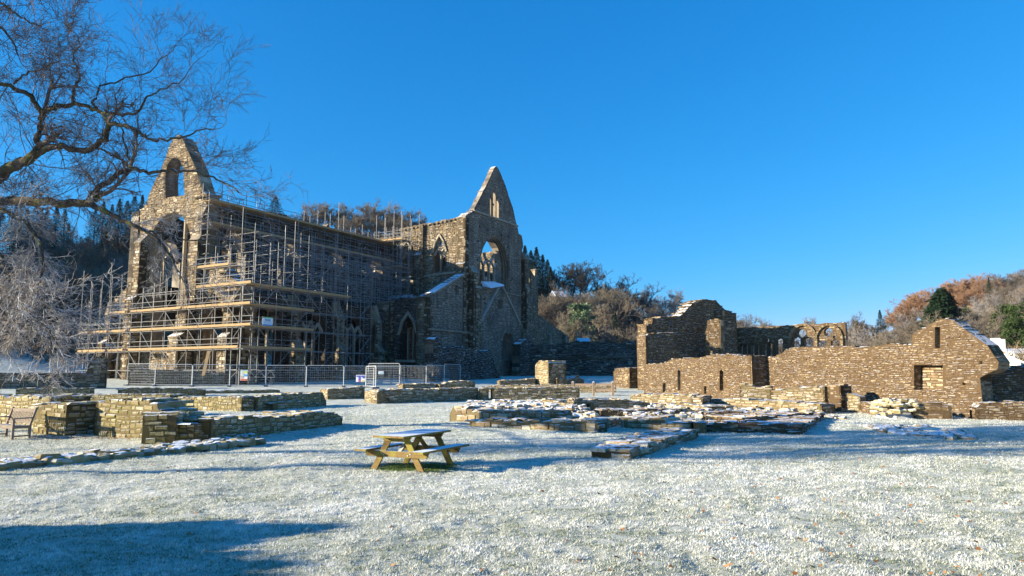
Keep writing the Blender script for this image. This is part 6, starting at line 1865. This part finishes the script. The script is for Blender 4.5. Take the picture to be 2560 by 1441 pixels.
ORD = 'first second third fourth fifth sixth seventh eighth ninth tenth eleventh twelfth thirteenth fourteenth fifteenth sixteenth seventeenth eighteenth nineteenth twentieth twenty-first twenty-second twenty-third twenty-fourth twenty-fifth twenty-sixth'.split()
def number_trees(group, kindword, place):
    T = [o for o in COL.objects if o.get('group') == group]
    T.sort(key=lambda o: o.location.x / o.location.y)
    for k, o in enumerate(T):
        o['label'] = ('leftmost ' if k == 0 else 'rightmost ' if k == len(T) - 1 else ORD[k] + ' ') + kindword + (' ' if k in (0, len(T) - 1) else ' from the left ') + place
number_trees('spruces left of the sky gap', 'tall dark spruce', 'on the left hill, left of the sky gap')
number_trees('spruces right of the sky gap', 'tall dark spruce', 'between the sky gap and the east gable')
number_trees('bare trees below the left spruces', 'brown bare tree', 'below the spruces beside the rounded tree')
number_trees('hilltop trees above the scaffolding', 'bare tree', 'in the hilltop wood above the scaffolding')
number_trees('spruces right of the transept', 'dark spruce', 'on the hill just right of the transept gable')
number_trees('skyline trees right of the transept', 'bare tree', 'on the skyline right of the transept')
number_trees('sunlit trees on the middle hill', 'pale bare tree', 'catching the sun halfway up the middle hill')
number_trees('larches on the right-hand hill', 'orange-brown larch', 'on the right-hand hill')
number_trees('skyline trees on the right-hand hill', 'bare tree', 'on the right-hand skyline')
number_trees('evergreens at the right edge', 'evergreen tree', 'on the slope at the right edge')

# ---- scrub that fills the woods between the trees
def scrub():
    r = np.random.default_rng(77)
    n = 26000
    az = r.uniform(-39, 39, n); rr = r.uniform(118, 420, n)
    x = rr * np.sin(np.radians(az)); y = rr * np.cos(np.radians(az))
    r0 = np.interp(az, _ra, _r0); r1 = np.interp(az, _ra, _r1)
    keep = (rr > r0 + 12) & (rr < r1 + 6) & ~((az > -17) & (az < 0) & (rr < 180))
    x, y = x[keep], y[keep]; n = len(x)
    z = ground_np(x, y)
    m = 12
    cx = np.repeat(x, m) + r.normal(0, 1.1, n * m); cy = np.repeat(y, m) + r.normal(0, 1.1, n * m); cz = np.repeat(z, m) + r.uniform(0, 2.6, n * m)
    N_ = n * m
    a = r.uniform(0, 6.28, N_); s = r.uniform(.5, 1.5, N_); w = r.uniform(.05, .14, N_)
    p0 = np.stack([cx - np.cos(a) * w, cy - np.sin(a) * w, cz], 1); p1 = np.stack([cx + np.cos(a) * w, cy + np.sin(a) * w, cz], 1)
    p2 = np.stack([cx + r.normal(0, .6, N_), cy + r.normal(0, .6, N_), cz + s], 1)
    v = np.stack([p0, p1, p2], 1).reshape(-1, 3); f = np.arange(3 * N_).reshape(-1, 3)
    patch = vnoise(cx, cy, 30, 21)
    col = np.clip(.1 + .9 * patch * r.uniform(.7, 1.3, N_), 0, 1)
    mt = varied('woodland_scrub', [(0.09, 0.07, 0.05), (0.17, 0.12, 0.08), (0.24, 0.17, 0.10), (0.2, 0.19, 0.11), (0.34, 0.31, 0.27)], objrand=0)
    tag(link('woodland_undergrowth', np_mesh('woodland_undergrowth', v, f, mt, col)), 'brown leafless undergrowth covering the wooded hillsides', 'undergrowth', kind='stuff')
scrub()

# ---- trees and a bush standing off to the left, outside the picture; their shade crosses the lawn
for i, (x, y, h) in enumerate(((-27, 13.4, 19), (-22.5, 16.8, 20), (-30, 9.3, 18))):
    put_tree(['bare1', 'bare3', 'bare3'][i], x, y, h, ['slender bare tree beside the lawn beyond the left edge', 'tallest slender bare tree beyond the left edge', 'slender bare tree nearest the hedge beyond the left edge'][i], 'trees beside the lawn on the left', sx=(.34, .22, .28)[i])

# ============================================================ houses, field wall, off-lawn bush
def house(label, px, y_eave, y_ridge, y_base, dist, wpx, az, depth, wallm, roofm, chimney=None, windows=(), name='house', group=None, left=False):
    """a gabled house: the long front, `wpx` wide, runs along az"""
    c = aty(px, y_base, dist); c2 = c.xy
    d = D2(az); n = Vector((-d.y, d.x))
    if n.dot(c2) < 0 and not left: n = -n
    L = wpx / F * dist / max(.3, abs(d.x))
    ze = aty(px, y_eave, dist).z; zr = aty(px, y_ridge, dist).z; zb = min(c.z, G(c2.x, c2.y)) - .3
    root = empty(name, (c2.x, c2.y, zb), 0, label, 'house', group)
    def V(s, dep, z): return (d.x * s + n.x * dep, d.y * s + n.y * dep, z - zb)
    h = L / 2
    mb = MB()
    mb.hexa([V(-h, 0, zb), V(h, 0, zb), V(h, depth, zb), V(-h, depth, zb), V(-h, 0, ze), V(h, 0, ze), V(h, depth, ze), V(-h, depth, ze)])
    for s in (-h, h): mb.face([V(s, 0, ze), V(s, depth, ze), V(s, depth / 2, zr)])
    mb.build('wall', wallm, root)
    mb = MB(); o = .35; t = .15
    for a, b in ((-o, depth / 2), (depth + o, depth / 2)):
        z0 = ze - .25
        mb.hexa([V(-h - o, a, z0), V(h + o, a, z0), V(h + o, b, zr), V(-h - o, b, zr), V(-h - o, a, z0 + t), V(h + o, a, z0 + t), V(h + o, b, zr + t), V(-h - o, b, zr + t)])
    rf = mb.build('roof', roofm, root)
    if chimney is not None:
        mb = MB(); s = chimney * h
        p = V(s, depth / 2, zr + .5); mb.box(p[0], p[1], p[2], 1.2, .8, 2.2, atan2(d.y, d.x)); mb.build('chimney', wallm, rf)
    for s, z, w_, h_ in windows:
        mb = MB(); x = s * h; zz = zb + (ze - zb) * z
        mb.hexa([V(x - w_ / 2, -.04, zz), V(x + w_ / 2, -.04, zz), V(x + w_ / 2, .03, zz), V(x - w_ / 2, .03, zz), V(x - w_ / 2, -.04, zz + h_), V(x + w_ / 2, -.04, zz + h_), V(x + w_ / 2, .03, zz + h_), V(x - w_ / 2, .03, zz + h_)])
        mb.build('window', M_GLASS, root)
        mb = MB()
        mb.bar(V(x, -.06, zz), V(x, -.06, zz + h_), .07); mb.bar(V(x - w_ / 2, -.06, zz + h_ / 2), V(x + w_ / 2, -.06, zz + h_ / 2), .06)
        for q in (-1, 1): mb.bar(V(x + q * w_ / 2, -.06, zz), V(x + q * w_ / 2, -.06, zz + h_), .09)
        mb.build('window_frame', M_WHITE, root)
    return root
house('white cottage with frosted roof under the twigs at the left edge', 5, 834, 805, 872, 135, 90, 78, 7, M_WHITE, M_FROSTROOF, None, ((.15, .12, 1.3, 1.5), (.5, .6, 1.1, 1.1), (-.1, .6, 1.1, 1.1)))
house('low cottage with blue frosted roof behind the brown wall at the right edge', 2548, 905, 884, 950, 72, 60, 30, 3.4, M_WHITE, M_FROSTROOF, .2, (), left=True)
house('white house gable at the right edge above the frosted roof', 2570, 880, 872, 925, 105, 56, 95, 8, M_WHITE, M_FROSTROOF, -.8, ((-.3, .5, 1.2, 1.4), (.2, .5, 1.2, 1.4)))
house('small house roof half hidden in the sunlit trees on the middle hill', 1403, 742, 727, 755, 235, 24, 70, 6, M_SLATE, M_FROSTROOF)
house('small frosted roof just above the cloister wall', 1455, 856, 846, 870, 125, 24, 100, 5, M_WHITE, M_FROSTROOF)
# clay pots on the cottage chimney
def field_wall(label, pts, dist, h):
    P_ = [aty(x, y, d).xy for (x, y), d in zip(pts, dist)]
    mb = MB()
    for a, b in zip(P_[:-1], P_[1:]):
        d = b - a; az = degrees(atan2(d.x, d.y)); k = max(1, int(d.length / 8))
        for i in range(k):
            p = a + d * i / k; q = a + d * (i + 1) / k
            z0, z1 = G(p.x, p.y), G(q.x, q.y)
            wallpoly(mb, p, az, [(0, z0 - .3), ((q - p).length, z1 - .3), ((q - p).length, z1 + h), (0, z0 + h)], (), .5, 1, rough=0, stone=(.6, .25), proud=.04)
    wall_thing('field_wall', label, mb, P_[0], [M_CHURCH, M_MORT])
field_wall('frosted field wall crossing the shaded meadow on the left', [(-80, 888), (60, 887), (140, 889), (330, 893)], (118, 118, 118, 118), 1.1)
def pole(px, ytop, ybase, dist):
    c = aty(px, ybase, dist); zt = aty(px, ytop, dist).z
    root = empty('telegraph_pole', (c.x, c.y, G(c.x, c.y)), 0, 'thin telegraph pole before the shaded wood', 'pole')
    mb = MB(); mb.tube([(0, 0, -.3), (0, 0, zt - G(c.x, c.y))], [.14, .1], 8); mb.build('shaft', M_RAIL, root)
    mb = MB(); mb.bar((-.7, 0, zt - G(c.x, c.y) - .4), (.7, 0, zt - G(c.x, c.y) - .4), .1); mb.build('crossarm', M_RAIL, root)
pole(1442, 826, 905, 125)
# evergreen hedge beside the lawn on the left, its shade lies over the near corner
def hedge():
    r = np.random.default_rng(31)
    n = 26000
    cx = r.uniform(0, 1, n)
    y = 1.0 + cx * 7.4
    top = np.interp(y, [1.0, 3.0, 5.2, 6.1, 6.9, 7.5, 8.1, 8.4], [3.25, 3.25, 3.15, 2.9, 3.25, 2.6, 1.5, .9])
    z = r.random(n) ** .7 * top; x = -14.3 + r.normal(0, .45, n)
    s = .16 * (.5 + r.random(n))
    c = np.stack([x, y, z], 1); t1 = r.normal(0, 1, (n, 3)); t1 /= np.linalg.norm(t1, axis=1, keepdims=True); t2 = r.normal(0, 1, (n, 3)); t2 /= np.linalg.norm(t2, axis=1, keepdims=True)
    v = np.stack([c - t1 * s[:, None], c + t1 * s[:, None], c + t2 * s[:, None] * 1.6], 1).reshape(-1, 3)
    root = empty('holly_hedge', (-14.3, 4.7, 0), 0, 'dense evergreen hedge beside the lawn beyond the left edge', 'hedge')
    o = link('foliage', np_mesh('foliage', v, np.arange(3 * n).reshape(-1, 3), M_HOLLY, r.random(n)), root)
    o.matrix_parent_inverse = Matrix.Translation((14.3, -4.7, 0))
hedge()

# ============================================================ thin winter haze lying in the valley
hz, ht, hp = mat('haze_air')
ht.nodes.remove(hp)
pv = ht.nodes.new('ShaderNodeVolumePrincipled')
pv.inputs['Color'].default_value = (0.55, 0.78, 1, 1)
pv.inputs['Density'].default_value = 0.00006
pv.inputs['Anisotropy'].default_value = 0.2
ht.links.new(pv.outputs[0], ht.nodes['Material Output'].inputs['Volume'])
mb = MB(); mb.box(0, 0, 61, 1150, 1150, 128)
tag(mb.build('haze', hz), kind='stuff')
